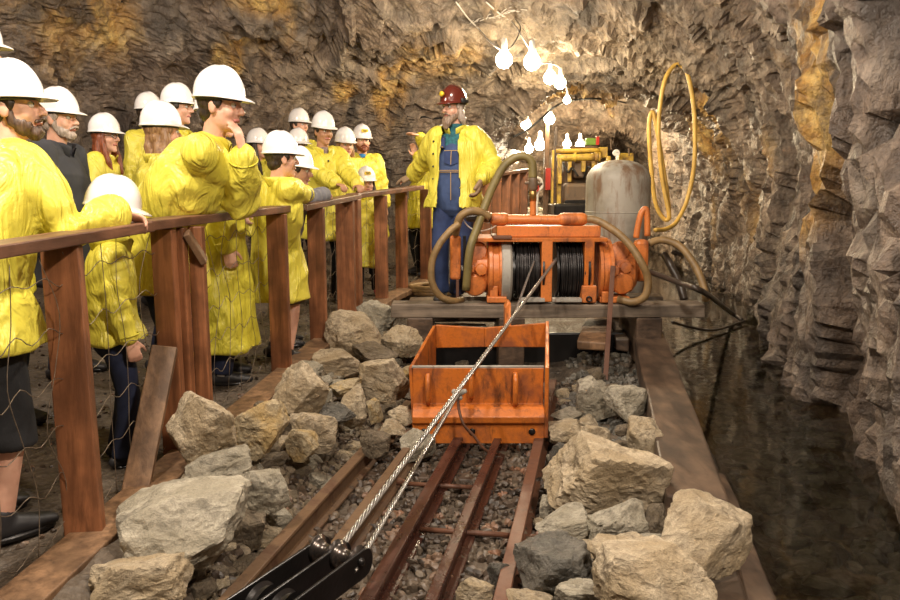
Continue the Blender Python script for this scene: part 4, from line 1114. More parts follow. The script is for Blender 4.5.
def pole(px, y0, y1, D, w, label, mt='weather'):
    a = PD(px, y0, D); z0 = gz0(D) - .05; bm = bmesh.new(); board(bm, V((a.x, D, z0)), a, w, w, V((0, 1, 0)), jit=.005); return tag(fin('wooden_pole', bm, M[mt], None, False, bevel=.01), label, 'pole')
pole(547, 122, 170, 12.2, .075, 'thin wooden pole carrying a bulb beyond the arch, left of the yellow machine'); pole(556, 126, 150, 12.6, .05, 'darker thin pole just right of the bulb pole', 'timber')
pv = empty('pipe_valve', PD(538, 190, 11.8), 'small red and white pipe with a hand wheel beside the wooden pole', 'valve')
bm = bmesh.new(); p = PD(535, 188, 11.7); q = [p + V((.055 * cos(a), 0, .055 * sin(a))) for a in [k * pi / 9 for k in range(19)]]; sweep(bm, q, [.012] * 19, 8, dome=False, cap=False); sweep(bm, [p + V((-.05, 0, 0)), p + V((.05, 0, 0))], [.008] * 2, 6); sweep(bm, [p + V((0, 0, -.05)), p + V((0, 0, .05))], [.008] * 2, 6); fin('hand_wheel', bm, M['red'], pv)
bm = bmesh.new(); tube(bm, [PD(a, b, 11.8) for a, b in ((532, 180), (537, 178), (541, 180), (542, 187), (538, 192), (537, 202), (537, 226))], .022, 10); fin('bent_pipe', bm, M['whitep'], pv)
bm = bmesh.new(); a, b = PD(545, 190, 11.9), PD(551, 168, 11.9); box(bm, (a + b) / 2, (b.x - a.x, .1, b.z - a.z)); fin('red_box', bm, M['red'], pv, False, bevel=.01, label='dull red box')
# ================================================================ people
def remeshed(bm, voxel, smooth=3, name='m'):
    me = bpy.data.meshes.new('tmp'); bm.to_mesh(me); bm.free()
    o = bpy.data.objects.new('tmp', me); COL.objects.link(o)
    r = o.modifiers.new('r', 'REMESH'); r.mode = 'VOXEL'; r.voxel_size = voxel; r.adaptivity = 0
    if smooth:
        s = o.modifiers.new('s', 'SMOOTH'); s.factor = .5; s.iterations = smooth
    dg = bpy.context.evaluated_depsgraph_get(); dg.update()
    out = bpy.data.meshes.new_from_object(o.evaluated_get(dg)); out.name = name
    bpy.data.objects.remove(o); bpy.data.meshes.remove(me)
    return out
def dirv(deg, pitch=0):
    a, p = radians(deg), radians(pitch)
    return V((sin(a) * cos(p), cos(a) * cos(p), sin(p)))
def ik(a, t, l1, l2, pole):
    d = t - a; L = d.length
    if L > (l1 + l2) * .995: d = d.normalized() * (l1 + l2) * .995; L = d.length; t = a + d
    L = max(L, .06); x = (l1 * l1 - l2 * l2 + L * L) / (2 * L); h = sqrt(max(0, l1 * l1 - x * x)); dn = d.normalized()
    p = (pole - dn * pole.dot(dn)); p = p.normalized() if p.length > 1e-4 else V((0, 0, -1))
    return a + dn * x + p * h, t
def hand(bm, w, d, n, k, curl, left, fat=1.0):
    """palm and five fingers; w wrist, d direction to the fingers, n palm normal"""
    d = d.normalized(); n = (n - d * n.dot(d)).normalized(); s = d.cross(n).normalized()
    if left: s = -s                                   # s points to the thumb side
    kn = w + d * .085 * k
    sweep(bm, [w - d * .02 * k, w + d * .02 * k, w + d * .05 * k, kn], [(.022 * k * fat, .017 * k * fat), (.028 * k * fat, .015 * k * fat), (.037 * k * fat, .014 * k * fat), (.037 * k * fat, .012 * k * fat)], 12, xdir=s)
    for i, L in enumerate((.072, .082, .077, .06)):
        b = kn + s * (.028 - .0185 * i) * k * fat - d * .008 * k
        a = radians(8); P = [b]; c = 0
        for seg, q in ((.45, .5), (.32, 1.0), (.23, .8)):
            c += curl * q; dd = d * cos(c) + n * sin(c); P.append(P[-1] + dd * L * seg * k * 1.02)
        sweep(bm, P, [.0098 * k * fat, .0092 * k * fat, .0085 * k * fat, .0075 * k * fat], 8)
    b = w + d * .022 * k + s * .024 * k
    t1 = b + (d * .6 + s * .65 + n * .35).normalized() * .042 * k; t2 = t1 + (d * .8 + s * .2 + n * .55 * max(.4, curl)).normalized() * .036 * k
    sweep(bm, [b - d * .01 * k, t1, t2], [.013 * k * fat, .0105 * k * fat, .009 * k * fat], 8)
def helmet(par, c, look, hs, mt='helm', badge=False, lamp_clip=False):
    f = V((look.x, look.y, 0)).normalized(); r = V((f.y, -f.x, 0)); u = V((0, 0, 1))
    tilt = math.asin(max(-.8, min(.8, look.z))) * .8
    f2 = f * cos(tilt) + u * sin(tilt); u2 = -f * sin(tilt) + u * cos(tilt)
    o = c + u2 * .058 * hs - f2 * .008
    def pt(x, y, z): return o + r * x * hs + f2 * y * hs + u2 * z * hs
    ax, ay, az = .102, .121, .13
    bm = bmesh.new(); n = 40; rows = []
    def brimw(th): 
        fr = max(0, sin(th)); return .003 + .042 * fr ** 1.8
    prof = []
    for k in range(1, 12): a = k / 11 * pi / 2; prof.append((sin(a) ** .92, cos(a), 0, 0))
    prof += [(1.02, -.06, 0, 0), (1.02, -.075, .55, 0), (1.02, -.085, 1, -.004), (1.02, -.11, 1, -.006), (1.0, -.11, .2, 0), (.95, -.1, 0, 0)]
    for k in range(1, 9)[::-1]: a = k / 9 * pi / 2; prof.append((sin(a) * .95, cos(a) * .95, 0, 0))
    for rr, zz, bw, dz in prof:
        row = []
        for j in range(n):
            th = 2 * pi * j / n; ct, st = cos(th), sin(th)
            x = ax * rr * ct + brimw(th) * bw * ct; y = ay * rr * st + brimw(th) * bw * st
            z = az * zz + dz - .012 * bw * max(0, st) ** 2 - .0
            if zz > .02 and rr < 1: z += .007 * math.exp(-(x / .016) ** 2) * min(1, (1 - abs(y) / ay) * 3); z += .003 * math.exp(-((abs(x) - .045) / .008) ** 2)
            row.append(bm.verts.new(pt(x, y, z)))
        rows.append(row)
    for a, b in zip(rows, rows[1:]):
        for k in range(n): bm.faces.new((a[k], a[(k + 1) % n], b[(k + 1) % n], b[k]))
    bm.faces.new(rows[0][::-1]); bm.faces.new(rows[-1]); bmesh.ops.recalc_face_normals(bm, faces=bm.faces)
    h = fin('hard_hat', bm, M[mt], par)
    bm = bmesh.new(); q = [pt(.088 * cos(a), .104 * sin(a) - .004, -.018) for a in [2 * pi * k / 28 for k in range(29)]]
    sweep(bm, q, [(.004, .013)] * 29, 6, cap=False, dome=False); fin('headband', bm, M['strap'], h)
    if badge:
        bm = bmesh.new(); P = [pt(x, 0, z) for x, z in ((-.032, .036), (.032, .036), (.036, .05), (.03, .068), (-.03, .068), (-.036, .05))]
        prism(bm, P, f2 * .118 * hs, f2 * .134 * hs); fin('hat_badge', bm, M['badge'], h, False, label='yellow badge with dark lettering')
        bm = bmesh.new(); box(bm, pt(0, .1345, .055), (.04 * hs, .003, .006 * hs), Matrix.Rotation(-atan2(f.x, f.y), 3, 'Z')); box(bm, pt(0, .1345, .044), (.034 * hs, .003, .005 * hs), Matrix.Rotation(-atan2(f.x, f.y), 3, 'Z')); fin('badge_lettering', bm, M['strap'], h, False)
    if lamp_clip:
        bm = bmesh.new(); P = [pt(.0, .13, .05), pt(0, .15, .055)]; sweep(bm, P, [.02 * hs] * 2, 16, dome=False); fin('hat_bracket', bm, M['badge'], h, label='yellow front sticker')
        bm = bmesh.new(); sweep(bm, [pt(-.112, .03, .0), pt(-.112, -.05, .0)], [(.006, .02)] * 2, 10, dome=False); fin('side_clip', bm, M['strap'], h)
    return h
def person(label, px, py, D, off, face, look, hands=(None, None), coat='coat', hem=.62, trousers='navy', hair=None, hairlen=0, beard=None, glasses=False, skin='skin', hat='helm', badge=False, pitch=0,
           shoes='shoe', shorts=False, shirt=None, buttons=False, elbows=(None, None), kid=False, gz_=None, open_=False, curl=(.9, .9), socks=False, bulk=1.0, lamp_clip=False, feet=((0, 0), (0, 0)), sleeve=None, handd=(None, None), chinh=None):
    top = PD(px, py, D); hs = .95 if kid else 1.0
    hc = top - V((0, 0, .188 * hs))
    bx, by = hc.x + off[0], hc.y + off[1]; g = gz(bx, by) if gz_ is None else gz_
    s = (hc.z - g) / 1.62
    for _ in range(30):
        hip = V((bx, by, g + .93 * s)); d = (hc - hip).length
        s *= (.70 * s / d) ** -.25 if d > 0 else 1
        s = max(.5, min(1.25, s))
    base = V((bx, by, g)); f = dirv(face); r = V((f.y, -f.x, 0)); lk = dirv(look, pitch)
    root = empty('person', base, label, 'person')
    hip = base + V((0, 0, .93 * s)); sp = (hc - hip); spn = sp.normalized()
    neckb = (hip + sp * .78 - lk * .02).lerp(hc - V((0, 0, .165 * s)) - V((lk.x, lk.y, 0)) * .03, .7)
    sp = (neckb - hip) / .78; spn = sp.normalized()
    sh0 = hip + sp * .70; b = bulk
    vox = .0062 if D < 5 else (.0075 if D < 6.6 else .009)
    SW = .175 * s * (.92 if kid else 1)
    sho = [sh0 + r * SW, sh0 - r * SW]
    ft = []
    # ---- arms
    arms = []
    for i, sd in ((0, 1), (1, -1)):
        t = hands[i]
        if t is None: t = base + r * sd * .27 * s + f * .08 * s + V((0, 0, .80 * s)); pole = -f + r * sd * .4
        else:
            t = chinh if t == 'chin' else V(t); pole = V((0, 0, -1)) + r * sd * .45 - f * .25
        if elbows[i] is not None: pole = V(elbows[i])
        e, w = ik(sho[i], t, .295 * s, .265 * s, pole)
        arms.append((sho[i], e, w))
    # ---- legs
    legs = []
    for i, sd in ((0, 1), (1, -1)):
        hj = base + r * sd * .095 * s + V((0, 0, .90 * s)); an = base + r * sd * .12 * s + r * feet[i][0] + f * feet[i][1]
        an.z = (gz(an.x, an.y) if gz_ is None else gz_) + .085 * s
        kn, an = ik(hj, an, .425 * s, .405 * s, f + r * sd * .1); legs.append((hj, kn, an))
    # ---- body: one continuous skin
    bm = bmesh.new()
    sweep(bm, [base + V((0, 0, .86 * s)), hip, hip + sp * .25, hip + sp * .5, hip + sp * .66, hip + sp * .74], [(.15 * s, .1 * s), (.155 * s, .11 * s), (.135 * s, .10 * s), (.155 * s, .11 * s), (.15 * s, .085 * s), (.07 * s, .06 * s)], 20, xdir=r)
    sweep(bm, [neckb - spn * .06, neckb, hc - V((0, 0, .04)) - lk * .015], [.06 * hs, .054 * hs, .055 * hs], 16)
    hf = V((lk.x, lk.y, 0)).normalized(); hr = V((hf.y, -hf.x, 0)); pt_ = radians(pitch); hu = V((0, 0, 1)) * cos(pt_) - hf * sin(pt_); hf = lk
    rot = Matrix((hr, hf, hu)).transposed()
    def hp_(x, y, z): return hc + (hr * x + hf * y + hu * z) * hs
    def hb(x, y, z, a, b2, c2): ball(bm, hp_(x, y, z), (a * hs, b2 * hs, c2 * hs), rot, 20)
    hb(0, -.008, .03, .077, .094, .084); hb(0, .012, -.03, .066, .074, .082); hb(0, .045, -.075, .04, .036, .036); hb(0, .066, -.098, .022, .02, .018)
    hb(.034, .052, -.022, .03, .03, .032); hb(-.034, .052, -.022, .03, .03, .032)
    sweep(bm, [hp_(-.045, .068, .034), hp_(0, .082, .036), hp_(.045, .068, .034)], [.011 * hs] * 3, 8)
    sweep(bm, [hp_(0, .08, .026), hp_(0, .098, -.002), hp_(0, .106, -.02)], [.008 * hs, .011 * hs, .014 * hs], 10)
    for q in (-1, 1):
        hb(.012 * q, .096, -.024, .009, .01, .008); hb(.079 * q, -.006, -.004, .009, .02, .032)
    for i in (0, 1):
        a, e, w = arms[i]
        sweep(bm, [a, a.lerp(e, .5), e, e.lerp(w, .4), w], [.043 * s, .044 * s, .038 * s, .037 * s, .026 * s], 14)
        if hands[i] is not None:
            fd = handd[i][0] if handd[i] else ((w - e).normalized() + V((0, 0, .0)))
            nn = handd[i][1] if handd[i] else V((0, 0, -1))
            if handd[i] is None: fd = V((fd.x, fd.y, fd.z * .3))
        else:
            fd = (w - e).normalized(); nn = r * (-1 if i == 0 else 1)
        arms[i] = (a, e, w, V(fd), V(nn))
        hand(bm, w, V(fd), V(nn), (1.0 if not kid else .82), curl[i], i == 1)
        hj, kn, an = legs[i]
        sweep(bm, [hj, hj.lerp(kn, .5), kn, kn.lerp(an, .3), an], [.08 * s, .07 * s, .052 * s, .055 * s, .036 * s], 16)
        sweep(bm, [an - f * .04 * s - V((0, 0, .035 * s)), an + f * .1 * s - V((0, 0, .05 * s))], [.034 * s, .028 * s], 10)
    me = remeshed(bm, vox, 3, 'body'); body = link('body', me, M[skin], root)
    # ---- face details
    for q in (-1, 1):
        bm = bmesh.new(); ball(bm, hp_(.03 * q, .0735, .012), .0135 * hs, seg=14); ball(bm, hp_(.03 * q, .0825, .012), .0062 * hs, seg=10, mi=1); fin('eye', bm, [M['eye'], M['iris']], body)
        bm = bmesh.new(); sweep(bm, [hp_(.012 * q, .093, .036), hp_(.032 * q, .09, .042), hp_(.05 * q, .076, .036)], [.004 * hs] * 3, 6); fin('eyebrow', bm, M[beard or hair or 'hair_b'], body)
    bm = bmesh.new(); sweep(bm, [hp_(-.022, .078, -.057), hp_(0, .088, -.054), hp_(.022, .078, -.057)], [(.006 * hs, .0075 * hs)] * 3, 8); fin('lips', bm, M['lip'], body)
    if glasses:
        bm = bmesh.new()
        for q in (-1, 1):
            P = [hp_(.032 * q + .024 * cos(a), .099 - abs(.032 * q + .024 * cos(a)) * .16, .01 + .018 * sin(a)) for a in [2 * pi * k / 16 for k in range(17)]]
            sweep(bm, P, [.0022] * 17, 6, cap=False, dome=False); sweep(bm, [hp_(.056 * q, .09, .014), hp_(.083 * q, .0, .012)], [.0022] * 2, 6)
        sweep(bm, [hp_(-.008, .1, .012), hp_(.008, .1, .012)], [.0022] * 2, 6); fin('glasses', bm, M['strap'], root)
    if beard:
        bm = bmesh.new(); L = hairlen if beard == "beard_g" else 0
        def bb(x, y, z, a, b2, c2): ball(bm, hp_(x, y, z), (a * hs, b2 * hs, c2 * hs), rot, 16)
        bb(0, .06, -.088, .038, .032, .032); bb(.036, .032, -.062, .029, .035, .04); bb(-.036, .032, -.062, .029, .035, .04); bb(.064, .008, -.03, .012, .018, .038); bb(-.064, .008, -.03, .012, .018, .038)
        sweep(bm, [hp_(-.034, .08, -.055), hp_(-.014, .1, -.041), hp_(.014, .1, -.041), hp_(.034, .08, -.055)], [.006, .008, .008, .006], 10)
        if L: sweep(bm, [hp_(0, .066, -.09), hp_(0, .083, -.125), hp_(.004, .088, -.152)], [(.052, .036), (.047, .03), (.03, .018)], 16, xdir=hr)
        me = remeshed(bm, .0055, 2, 'beard')
        for v in me.vertices: v.co += v.normal * (.005 * noise.noise(V((v.co.x * 110, v.co.y * 110, v.co.z * 30))))
        link('beard', me, M[beard], root)
    if hair:
        bm = bmesh.new()
        def hh(x, y, z, a, b2, c2): ball(bm, hp_(x, y, z), (a * hs, b2 * hs, c2 * hs), rot, 20)
        hh(0, -.026, .03, .084, .086, .086); hh(0, -.05, -.025, .068, .052, .05); hh(.074, .01, .02, .012, .028, .03); hh(-.074, .01, .02, .012, .028, .03)
        if hairlen:
            for x in (-.075, -.045, 0, .045, .075):
                y = -.075 + abs(x) * .9
                e = hc + V((0, 0, -hairlen)) + hr * x * 1.25 - V((hf.x, hf.y, 0)) * .05
                sweep(bm, [hp_(x * .9, y, .0), hp_(x * 1.05, y - .01, -.08), (hp_(x * 1.2, y - .02, -.14) + e) / 2 + hr * .01, e], [.026, .032, .033, .012], 10)
            if hairlen > .2:
                for q in (-1, 1): sweep(bm, [hp_(.076 * q, .02, .0), hp_(.082 * q, .03, -.09), hp_(.08 * q, .055, -.19), hp_(.07 * q, .08, -.28)], [.016, .024, .026, .01], 10)
        me = remeshed(bm, .007, 2, 'hair')
        for v in me.vertices: v.co += v.normal * (.005 * noise.noise(V((v.co.x * 90, v.co.y * 90, v.co.z * 14))))
        link('hair', me, M[hair], root)
    helmet(root, hc, lk, hs, hat, badge, lamp_clip)
    # ---- trousers
    bm = bmesh.new(); hz = base.z + .5 * s if shorts else None
    sweep(bm, [base + V((0, 0, .82 * s)), base + V((0, 0, .93 * s)), hip + sp * .12], [(.165 * s, .125 * s)] * 3, 18, xdir=r)
    for hj, kn, an in legs:
        if shorts: sweep(bm, [hj, hj.lerp(kn, .5), kn.lerp(an, shorts if shorts is not True else .05)], [.1 * s, .1 * s, .098 * s], 16, dome=False)
        else: sweep(bm, [hj, hj.lerp(kn, .5), kn, kn.lerp(an, .5), an - V((0, 0, .01))], [.1 * s, .09 * s, .075 * s, .07 * s, .066 * s], 16, dome=False)
    me = remeshed(bm, .011, 3, 'trousers')
    for v in me.vertices: v.co += v.normal * (.007 * noise.fractal(V((v.co.x * 10, v.co.y * 10, v.co.z * 7)), 1, 2, 2))
    link('shorts' if shorts else 'trousers', me, M[trousers], root)
    # ---- shoes
    for hj, kn, an in legs:
        z0 = an.z - .085 * s; bm = bmesh.new(); c = V((an.x, an.y, z0))
        k = s * (.95 if kid else 1)
        sweep(bm, [c - f * .06 * k + V((0, 0, .05 * k)), c + f * .02 * k + V((0, 0, .052 * k)), c + f * .11 * k + V((0, 0, .038 * k)), c + f * .17 * k + V((0, 0, .03 * k))], [(.036 * k, .04 * k), (.04 * k, .046 * k), (.046 * k, .033 * k), (.038 * k, .022 * k)], 16, xdir=r)
        sweep(bm, [an - V((0, 0, .02 * k)), an + V((0, 0, .02 * k))], [.042 * k] * 2, 12)
        so = link('shoe', remeshed(bm, .007, 2, 'shoe'), M[shoes], root)
        bm = bmesh.new(); P = []
        for q in range(20):
            a = 2 * pi * q / 20; P.append(c + f * (.055 * k + .125 * k * cos(a)) + r * (.046 * k * sin(a) * (1 + .12 * cos(a))))
        prism(bm, P, V((0, 0, .002)), V((0, 0, .022 * k))); fin('sole', bm, M['sole' if shoes != 'shoe' else 'black'], so)
        if socks:
            bm = bmesh.new(); sweep(bm, [an - V((0, 0, .02)), an + (kn - an).normalized() * .1 * s], [.043 * s, .045 * s], 14, dome=False); fin('sock', bm, M['sock'], root)
    # ---- shirt, overalls
    if open_:
        for nm, mt_, k0, rr, y0 in (('shirt', 'teal', .3, 1.0, 0), ('overalls', 'denim', -.05, 1.035, .0)):
            bm = bmesh.new(); ks = (.0, .2, .4, .55, .66, .74) if nm == 'shirt' else (-.12, .0, .2, .4, .54, .60)
            RX = {'shirt': [(.15, .11), (.16, .12), (.16, .12), (.158, .12), (.145, .1), (.075, .07)], 'overalls': [(.18, .14), (.185, .15), (.185, .15), (.175, .145), (.14, .125), (.09, .105)]}[nm]
            sweep(bm, [hip + sp * k + f * .008 for k in ks], [(a * s * rr, c_ * s * rr) for a, c_ in RX], 24, xdir=r)
            if nm == 'shirt':
                q = [neckb + V((0, 0, .018)) + (hr * cos(a) + V((hf.x, hf.y, 0)).normalized() * sin(a)) * .068 for a in [2 * pi * k / 16 for k in range(17)]]; sweep(bm, q, [(.012, .022)] * 17, 8, cap=False, dome=False)
            me = remeshed(bm, .01, 3, nm)
            for v in me.vertices: v.co += v.normal * (.006 * noise.fractal(V((v.co.x * 9, v.co.y * 9, v.co.z * 9)), 1, 2, 2))
            ob = link(nm, me, M[mt_], root)
        def bibp(x, t): return hip + sp * t + r * x * s + f * (interp([(0, .152), (.2, .152), (.4, .147), (.54, .127), (.6, .107)], t) * s * 1.035 * sqrt(max(.1, 1 - (x / .2) ** 2)) + .014)
        bm = bmesh.new(); P = [bibp(x, t) for x, t in ((-.06, .50), (.06, .50), (.06, .36), (0, .33), (-.06, .36))]; prism(bm, P, f * -.004, f * .006); fin('bib_pocket', bm, M['denimd'], root, False)
        for a_, b_2 in (((0, .5), (0, .34)), ((-.1, .27), (.1, .27)), ((-.1, .25), (.1, .25)), ((0, .25), (0, -.08)), ((-.06, .505), (.06, .505))):
            bm = bmesh.new(); sweep(bm, [bibp(lerp(a_[0], b_2[0], k / 6), lerp(a_[1], b_2[1], k / 6)) + f * .004 for k in range(7)], [.0028] * 7, 6); fin('seam', bm, M['stitch'], root)
        for sd in (-1, 1):
            bm = bmesh.new(); sweep(bm, [hip + sp * .54 + r * sd * .075 * s + f * .15 * s, hip + sp * .64 + r * sd * .08 * s + f * .115 * s, hip + sp * .71 + r * sd * .075 * s + f * .03 * s], [(.02, .006)] * 3, 10, xdir=r); fin('overall_strap', bm, M['denimd'], root)
            bm = bmesh.new(); ball(bm, hip + sp * .545 + r * sd * .075 * s + f * .16 * s, .009, seg=10); fin('strap_button', bm, M['brass'], root)
    # ---- coat
    if coat:
        bm = bmesh.new(); lw = max(hem, .2) * s
        def C_(z): return V((base.x, base.y, base.z + z))
        if lw < .86 * s:
            P = [C_(lw), C_(lerp(lw, .93 * s, .5)), hip]; Rr = [(.235 + .03 * (.8 - hem), .21 + .03 * (.8 - hem)), (.225, .19), (.208, .165)]
        else: P = [hip]; Rr = [(.205, .16)]
        if open_: Rr = [(a, c_ * 1.1) for a, c_ in Rr]
        P += [hip + sp * .22, hip + sp * .45, hip + sp * .60, hip + sp * .685, hip + sp * .745]; Rr += [(.19, .145), (.20, .15), (.195, .135), (.16, .11), (.078, .075)] if not open_ else [(.21, .165), (.215, .165), (.2, .15), (.16, .115), (.078, .075)]
        sweep(bm, P, [(a * s * b, c_ * s * b) for a, c_ in Rr], 28, xdir=r, dome=False)
        for (a, e, w, fd, nn) in arms:
            a2 = a - (a - sh0) * .12
            sweep(bm, [a2, a2.lerp(e, .45), e, e.lerp(w, .5), e.lerp(w, .9)], [.086 * s, .082 * s * b, .077 * s, .072 * s, .064 * s], 18, dome=True); ball(bm, a2 - V((0, 0, .012)), .085 * s); ball(bm, sh0.lerp(a2, .5) + V((0, 0, .0)), .088 * s)
        me = remeshed(bm, .0105 if D < 6 else .012, 4, 'coat')
        o3 = V((px * .1, py * .3, D))
        el = [a_[1] for a_ in arms]
        bm = bmesh.new(); bm.from_mesh(me); bm.normal_update()
        for v in bm.verts:
            q = v.co; k = noise.noise(V((q.x * 7, q.y * 7, q.z * 2.6)) + o3); k2 = 1 - abs(noise.noise(V((q.x * 5, q.y * 5, q.z * 5)) + o3)) * 2
            near = min((q - e).length for e in el); ef = math.exp(-(near / .12) ** 2)
            v.co = q + v.normal * (.004 + k * .018 + (k2 - .6) * .016 + ef * .007 * sin((q - sh0).length * 95 + 3 * k))
        if open_:
            dead = []
            for v in bm.verts:
                q = v.co - base; ly = q.dot(f); lx = q.dot(r); t = (v.co - hip).dot(spn) / sp.length
                c0 = (base if t < 0 else hip + sp * t); q = v.co - c0; ly = q.dot(f); lx = q.dot(r)
                wdt = interp([(-.5, .10), (0, .09), (.3, .08), (.55, .07), (.7, .06), (.8, .08)], t) * s
                cx = .02 * s
                if ly > .0 and abs(lx - cx) < wdt + .004 * sin(t * 20): dead.append(v)
                if t < -.1 and v.normal.z < -.75: dead.append(v)
            bmesh.ops.delete(bm, geom=list(set(dead)), context='VERTS')
            
            for _ in range(6): bmesh.ops.smooth_vert(bm, verts=[v for v in bm.verts if v.is_boundary], factor=.5, use_axis_x=True, use_axis_y=True, use_axis_z=True)
        bm.to_mesh(me); bm.free()
        co = link('coat' if coat.startswith('coat') else 'jacket', me, M[coat], root)
        if open_:
            m = co.modifiers.new('thick', 'SOLIDIFY'); m.thickness = .012; m.offset = -1
        # collar
        bm = bmesh.new(); n = 24; rows = []
        for (dr, dz) in ((.0, -.015), (.012, .03), (.022, .052), (.014, .052), (-.002, .02), (-.012, -.015)):
            row = []
            for k in range(n):
                a = 2 * pi * k / n; fx_ = sin(a); gap = .035 * max(0, fx_) ** 6
                rr = (.078 + dr) * hs; row.append(bm.verts.new(hip + sp * .735 + (r * cos(a) * rr * 1.05 + f * (fx_ * rr * 1.02 + .008)) + V((0, 0, dz - gap))))
            rows.append(row)
        for A_, B_ in zip(rows, rows[1:] + rows[:1]):
            for k in range(n):
                if sin(2 * pi * (k + .5) / n) > .93: continue
                bm.faces.new((A_[k], A_[(k + 1) % n], B_[(k + 1) % n], B_[k]))
        bmesh.ops.recalc_face_normals(bm, faces=bm.faces); fin('collar', bm, M[coat], co)
        if sleeve:
            a, e, w, fd, nn = arms[0]; bm = bmesh.new(); sweep(bm, [e.lerp(w, .45), e.lerp(w, .97)], [.069 * s, .06 * s], 16); fin('cuff', bm, M[sleeve], co, label='pale grey fleece cuff')
        for (a, e, w, fd, nn) in arms:
            bm = bmesh.new(); c2 = e.lerp(w, .87); x_, y_, d_ = frame_from(w - e)
            sweep(bm, [c2 + (x_ * cos(q) + y_ * sin(q)) * .0635 * s for q in [2 * pi * k / 18 for k in range(19)]], [(.004, .004)] * 19, 6, cap=False, dome=False); fin('cuff_seam', bm, M['coat2' if coat.startswith('coat') else coat], co)
        if buttons:
            dg = None
            for t in (.62, .47, .32, .17, .02, -.14):
                c0 = hip + sp * t if t >= 0 else hip + V((0, 0, t * .7 * s))
                ry = interp([(-.3, .165), (0, .155), (.22, .145), (.45, .15), (.6, .135), (.7, .11)], t) * s * b
                x_ = (-.135 if open_ else .0) * s; yy = ry * sqrt(max(.05, 1 - (x_ / (.2 * s)) ** 2)) + .006
                bm = bmesh.new(); ball(bm, c0 + f * yy + r * x_, .009, seg=10); fin('snap_button', bm, M['strap'], co)
                if open_ and t > -.1:
                    bm = bmesh.new(); ball(bm, c0 + f * yy - r * x_ * 1.2, .009, seg=10); fin('snap_button', bm, M['strap'], co)
    if shirt:
        bm = bmesh.new(); sweep(bm, [neckb - V((0, 0, .05)) + f * .05, neckb + f * .03 + V((0, 0, .0))], [(.05, .035), (.045, .035)], 14, xdir=r); fin('shirt', bm, M[shirt], root)
    return root, arms, legs, hc, s
X, Y, Z = V((1, 0, 0)), V((0, 1, 0)), V((0, 0, 1))
def railp(px, D, dz=.02): 
    """a point just above the fence rail"""
    return V((fx(D), D, rz(D) + dz))
def onrail(y, back=.0, dz=.03): return V((fx(y) - back, y, rz(y) + dz))
person('person in white hard hat mostly cut off by the left edge of the picture, topmost', -27, 12, 3.55, (-.1, .0), 90, 95, hair='hair_b', coat='coat2')
person('bearded man in yellow coat leaning on the fence at the far left, nearest the camera', 10, 59, 2.92, (-.05, -.30), 38, 84, hands=(onrail(3.0, .09, .045), onrail(2.2, .25, .05)), hem=.70, trousers='blackc', shorts=.35, hair='hair_b', beard='beard_b', shoes='shoe', pitch=6, curl=(.75, .9), bulk=1.12, elbows=(V((.5, -.3, -1)), None), handd=((V((.72, .62, -.25)), V((.25, -.3, -1))), None))
person('man with short grey beard and dark jacket behind the nearest bearded man', 57, 87, 4.5, (-.05, 0), 92, 96, hair='hair_g', beard='hair_g', coat='darkc', skin='skin')
person('woman with long red hair and glasses in yellow coat, seen in profile', 104, 113, 6.0, (-.03, 0), 95, 97, hair='hair_r', hairlen=.30, glasses=True, coat='coat')
person('child in large white hard hat just above the fence rail beside the nearest man', 111, 175, 3.25, (-.05, .02), 60, 70, kid=True, hair='hair_b', hem=.84, pitch=-12)
person('visitor in yellow coat by the rock wall behind the red haired woman', 148, 92, 6.7, (0, 0), 110, 112, hair='hair_b')
person('visitor whose white hard hat shows above the long light brown hair', 177, 83, 5.8, (-.05, 0), 95, 92, hair='hair_b', coat='coat2')
person('woman with long light brown hair, back to the camera, behind the chin-resting woman', 161, 101, 4.6, (-.08, .0), 55, 50, hair='hair_l', hairlen=.2, coat='coat', hem=.75)
c9 = PD(219, 66, 3.6) - V((0, 0, .188)); lk9 = dirv(98, -4)
person('woman leaning over the fence with her chin in her hand, largest white helmet', 219, 66, 3.6, (-.42, .22), 80, 98, hands=(onrail(4.12, .0, .045), 'chin'), chinh=c9 + lk9 * .115 + V((-.01, -.02, -.2)), hair='hair_b', pitch=-4, hem=.66, trousers='navy', bulk=1.12,
       elbows=(V((-.1, -.5, -1)), V((.1, .3, -1))), handd=((V((.5, .8, .0)), V((0, 0, -1))), (V((-.15, -.1, 1)), V((-.9, .2, .1)))), curl=(.8, .45))
person('person in ankle length yellow coat, head hidden behind the chin-resting woman', 216, 84, 4.5, (-.06, .05), 75, 85, hair='hair_b', hem=.22, shoes='shoe', socks=True, trousers='navy', bulk=1.1, hands=(None, onrail(4.9, .1, .05)), coat='coat2')
person('woman with long dark hair between the two leaning groups, far back', 258, 128, 7.8, (0, 0), 130, 112, hair='hair_b', hairlen=.26, coat='coat', hem=.6)
person('child in white hard hat and grey-brown shorts leaning over the fence', 281, 131, 4.82, (-.10, .22), 48, 62, kid=True, hair='hair_b', hem=.50, shorts=True, trousers='brownc', shoes='shoe', hands=(onrail(5.35, -.0, .05), onrail(5.5, .16, .05)), sleeve='greyc', bulk=1.12, coat='coat', curl=(.7, .8), elbows=(V((.6, -.5, -.6)), None))
person('boy in grey fleece resting his hand on the rail, face beside the nearer child', 297, 146, 5.35, (-.16, .12), 75, 92, kid=True, hair='hair_b', coat='greyc', hem=.82, hands=(onrail(5.75, -.02, .04), None), trousers='denimd', pitch=-5)
person('tall man in the back row of the far group, below the rock wall', 299, 108, 8.3, (0, 0), 135, 122, hair='hair_b')
person('visitor with glasses standing in front of the tall back row man', 298, 128, 7.6, (0, 0), 140, 138, hair='hair_b', glasses=True)
